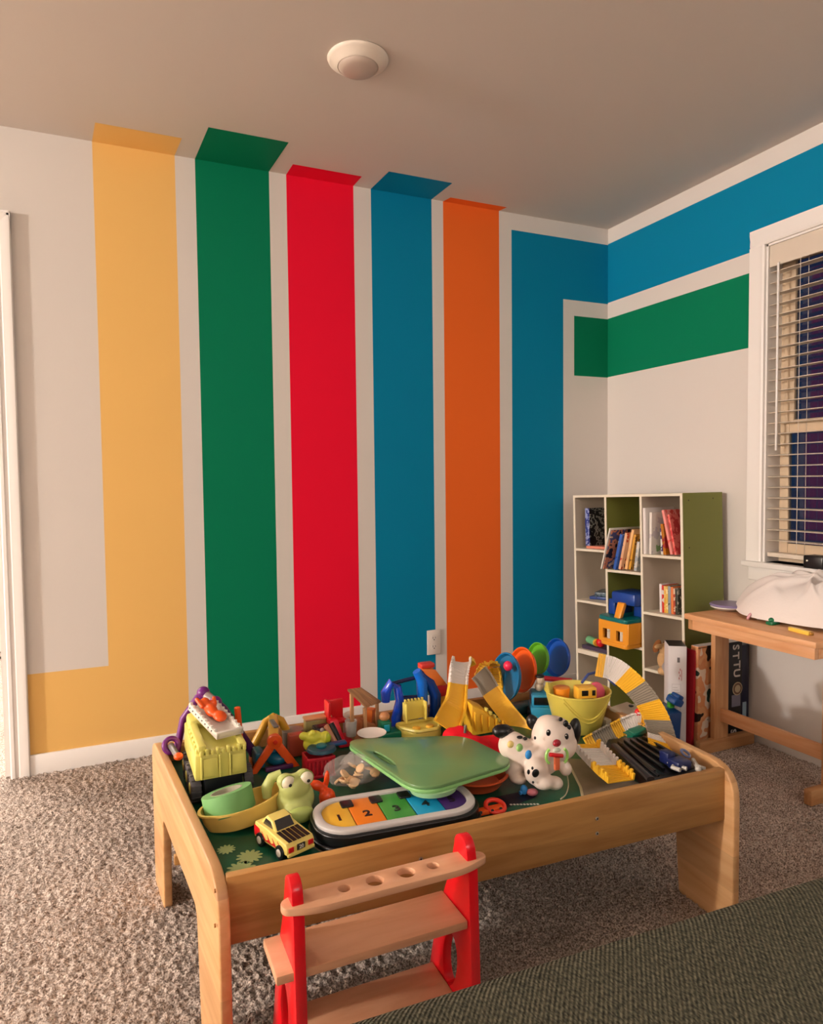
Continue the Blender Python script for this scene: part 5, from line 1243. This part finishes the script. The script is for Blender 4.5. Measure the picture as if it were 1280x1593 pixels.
# ---- orange pan, red-orange cuffs, small bits
c = at(762, 1236, Z0)
t = toy('orange_pan', 'orange shallow toy pan under the right edge of the lap tray', 'toy pan', c.x-.01, c.y+.055, Z0)
t.p('pan', B().lathe([(0, .008), (.062, .008), (.080, .034), (.084, .036), (.084, .040), (.078, .040), (.060, .013), (0, .012)], 44), pl('pan_orange', (226, 96, 52)))
t = toy('toy_handcuffs', 'orange and red plastic toy links lying against the front rail', 'toy', -1.715, -1.65)
c = at(757, 1263, Z0+.008)
t.p('link', B().torus(at(770, 1254, Z0+.012), .022, .0055, (.25, 0, 0)), pl('red_orange', (238, 60, 40)), world=True)
t.p('bar', B().hexa([at(739, 1272, Z0+.002), at(786, 1262, Z0+.002), at(784, 1254, Z0+.002), at(740, 1264, Z0+.002), at(739, 1272, Z0+.002)+Vector((0, 0, .010)), at(786, 1262, Z0+.002)+Vector((0, 0, .010)), at(784, 1254, Z0+.002)+Vector((0, 0, .010)), at(740, 1264, Z0+.002)+Vector((0, 0, .010))], .002), OR, world=True)
for px, py in ((748, 1264), (766, 1261), (779, 1258)): t.p('hole_ring', B().cyl(at(px, py, Z0+.0125), at(px, py, Z0+.0128), .0035, n=12), DK, world=True)
c = at(815, 1236, Z0)
t = toy('blue_peg', 'small sky blue peg toy lying left of the dalmatian feet', 'toy', c.x, c.y, Z0); t.p('peg', B().sph((0, 0, .012), (.009, .010, .012)).cyl((-.012, 0, .006), (.008, 0, .008), .005, n=10), pl('sky', (50, 140, 214)))
c = at(828, 1238, Z0)
t = toy('pink_peg', 'small dusty pink peg toy beside the sky blue one', 'toy', c.x, c.y, Z0); t.p('peg', B().sph((0, 0, .009), (.014, .009, .009), (0, 0, -.4)), pl('dusty_pink', (206, 120, 130)))

# ---- tracks on the right
track('toy_track', 'yellow and white U-shaped toy track lying by the front rail',
      [at(908, 1160, .395), at(926, 1180, .388), at(946, 1200, .380), at(968, 1218, .374)],
      [Vector((.80, .35, 0))]*4, .078, [(YTK, 3), (WTK, 11), (YTK, 40)], rail_h=.024, step=.0082, loc=(-1.38, -1.62))
track('toy_track', 'grey and white toy track bridging from the bucket to the dark heap',
      [V(912, 1160, -1.44), V(945, 1142, -1.44), V(975, 1128, -1.44), V(1000, 1122, -1.46), V(1018, 1135, -1.50), V(1022, 1155, -1.54)],
      [Vector((.15, -.5, -.75))]*3+[Vector((.1, -.7, -.6)), Vector((-.5, -.7, -.3)), Vector((-.6, -.6, .1))], .046, [(YTK, 4), (GTK, 9), (YTK, 5), (WTK, 8)], rail_h=.012, step=.0075, loc=(-1.16, -1.5))
track('toy_track', 'large arched yellow, white and grey striped toy track at the right end of the table',
      [V(928, 1034, -1.29), V(954, 1041, -1.32), V(980, 1061, -1.37), V(1003, 1087, -1.43), V(1019, 1115, -1.49), V(1028, 1143, -1.545), V(1031, 1168, -1.59)],
      'auto', [.070, .082], [(YTK, 3), (WTK, 8), (YTK, 7), (GTK, 8), (YTK, 9), (GTK, 8), (WTK, 3)], rail_h=.006, step=.0078, loc=(-1.13, -1.40))
t = toy('red_clip', 'small red plastic clip under the arched striped track', 'toy', -1.12, -1.44)
c = V(993, 1108, -1.44); t.p('clip', B().sph(c, (.012, .010, .012)).cyl(c, c+Vector((.03, 0, -.016)), .008, n=10).cyl((c.x, c.y, Z0+.002), c, .004, n=8), RD, world=True)
# dark heap
t = toy('black_ramp_rail', 'long curved black plastic rail in the dark heap at the table right end', 'toy', -1.25, -1.62)
t.p('rail', B().tube(spline([at(955, 1160, .395), at(975, 1178, .395), at(997, 1198, .39), at(1012, 1212, .385)], 8), .011, 10, flat=.6), pl('charcoal', (48, 44, 44)), world=True)
t.p('rail_edge', B().tube(spline([at(968, 1158, .40), at(990, 1178, .40), at(1010, 1196, .395), at(1024, 1207, .39)], 8), .0035, 8), BK, world=True)
t = toy('black_tray', 'black ribbed plastic toy tray filling the right end of the table', 'toy', -1.20, -1.62)
b = B().hexa([(-1.31, -1.72, Z0+.002), (-1.125, -1.735, Z0+.002), (-1.115, -1.50, Z0+.002), (-1.24, -1.47, Z0+.002), (-1.30, -1.71, Z0+.030), (-1.13, -1.728, Z0+.034), (-1.12, -1.51, Z0+.040), (-1.23, -1.48, Z0+.040)], .006)
for i in range(5): b.hexa([Vector((-1.27+i*.03, -1.70, Z0+.030)), Vector((-1.262+i*.03, -1.70, Z0+.030)), Vector((-1.222+i*.022, -1.52, Z0+.036)), Vector((-1.23+i*.022, -1.52, Z0+.036)), Vector((-1.27+i*.03, -1.70, Z0+.040)), Vector((-1.262+i*.03, -1.70, Z0+.040)), Vector((-1.222+i*.022, -1.52, Z0+.046)), Vector((-1.23+i*.022, -1.52, Z0+.046))], .001)
t.p('tray', b, BK, world=True)
t = toy('teal_block', 'teal green plastic block between the two toy tracks', 'toy', -1.20, -1.50)
c = V(1000, 1150, -1.50)
t.p('block', B().hexa([(c.x-.045, -1.50, Z0+.04), (c.x+.015, -1.50, Z0+.04), (c.x+.015, -1.46, Z0+.04), (c.x-.045, -1.46, Z0+.04), (c.x-.02, -1.495, c.z+.02), (c.x+.018, -1.495, c.z+.03), (c.x+.018, -1.465, c.z+.03), (c.x-.02, -1.465, c.z+.02)], .004).box(c.x-.03, c.x+.01, -1.492, -1.468, Z0+.001, Z0+.045), pl('teal_green', (10, 116, 92)), world=True)
t = toy('toy_robot', 'navy toy robot with white claws lying on the black tray', 'toy robot', -1.14, -1.63)
c = at(1060, 1184, .40); c.x = min(c.x, -1.135)
t.p('body', B().box(c.x-.030, c.x+.016, c.y-.02, c.y+.02, Z0+.036, Z0+.062, .006).box(c.x-.028, c.x+.0, c.y+.018, c.y+.05, Z0+.040, Z0+.072, .005), pl('night_blue', (24, 34, 84)), world=True)
c1 = at(1066, 1172, .40); t.p('claw', B().torus(c1, .012, .0035, (.5, .3, 0), 18, 8), pl('ice_blue', (110, 120, 160)), world=True)
for pp in ([(1040, 1186), (1052, 1192), (1068, 1196)], [(1078, 1182), (1084, 1192), (1096, 1196)], [(1050, 1188), (1046, 1194), (1058, 1198)]):
    t.p('limb', B().tube([at(px, py, Z0+.048) for px, py in pp], .0055, 8), pl('bone', (190, 184, 174)), world=True)
t.p('screw', B().sph(at(1086, 1196, Z0+.05), .008), pl('bone', (190, 184, 174)), world=True)
# board book between bucket and track
t = toy('flap_book', 'cream toy box lid with dark oval lying between bucket and arched track', 'toy', -1.08, -1.33)
c = V(975, 1106, -1.33)
t.p('lid', B().hexa([V(948, 1105, -1.34), V(975, 1118, -1.38), V(1000, 1108, -1.33), V(975, 1096, -1.30), V(948, 1105, -1.34)+Vector((0, 0, .01)), V(975, 1118, -1.38)+Vector((0, 0, .01)), V(1000, 1108, -1.33)+Vector((0, 0, .01)), V(975, 1096, -1.30)+Vector((0, 0, .01))], .002), pl('linen', (206, 190, 168)), world=True)
t.p('oval', B().sph(V(980, 1102, -1.32)+Vector((0, 0, .008)), (.012, .010, .003)), BK, world=True)
t.p('foot', B().box(-1.135, -1.115, -1.36, -1.33, Z0+.001, V(975, 1108, -1.33).z, .002), pl('linen', (206, 190, 168)), world=True)

# ================================================================== FLOOR CLUTTER
t = T('toy_heap_box', 'blue plastic toy bin on the floor between bookshelf and white game box', 'toy bin', (-.50, -.93, 0))
t.p('bin', B().hexa([(-.56, -.99, .0), (-.47, -.99, .0), (-.44, -.88, .0), (-.55, -.88, .0), (-.575, -1.0, .20), (-.465, -1.0, .20), (-.43, -.87, .20), (-.56, -.87, .20)], .006), pl('bin_blue', (20, 70, 130)))
for o_ in t.o.children: o_.location = (.50, .93, 0)
c = aty(1042, 1098, -.92)
t = T('green_toy_bat', 'bright green plastic bat sticking out of the blue toy bin', 'toy', (c.x, -.92, .20))
t.p('bat', B().cyl((c.x-.03, -.95, .18), (c.x+.03, -.90, c.z+.03), .012, .018, n=16, bev=.004), pl('vivid_green', (70, 170, 60)), world=True)
c = aty(1044, 1118, -.94)
t = T('blue_toy_car', 'shiny blue toy car wedged on the blue toy bin', 'toy car', (c.x, -.94, .2), rot=(.3, .4, .3))
t.p('body', B().cb((0, 0, .03), (.07, .045, .03), .008).cb((.0, 0, .05), (.04, .038, .02), .006), pl('royal', (20, 90, 170)))
# dark wall sculpture and picture in the hall
t = T('hall_picture', 'small pale pink picture on the bright hall wall', 'picture', (-3.20, 2.296, 1.05))
t.p('frame', B().box(-.09, .09, -.012, 0, -.14, .14, .003), pl('frame_pink', (226, 200, 196))); t.p('hook', B().box(-.06, .06, -.014, 0, .21, .235, .003), BK)
t = T('hall_iron_stand', 'black scrolled iron stand in the bright hall', 'stand', (-3.19, 2.10, 0))
b = B().cyl((0, 0, -.006), (0, 0, .78), .008, n=10)
for k in range(3): b.torus((.03, 0, .50+k*.12), .035, .007, (PI/2, 0, 0), 20, 8)
b.cyl((-.10, 0, .003), (.10, 0, .003), .008, n=8).cyl((0, -.10, .003), (0, .10, .003), .008, n=8).tube([(-.05, 0, .72), (.04, 0, .64), (.07, 0, .52)], .007)
t.p('iron_frame', b, BK)
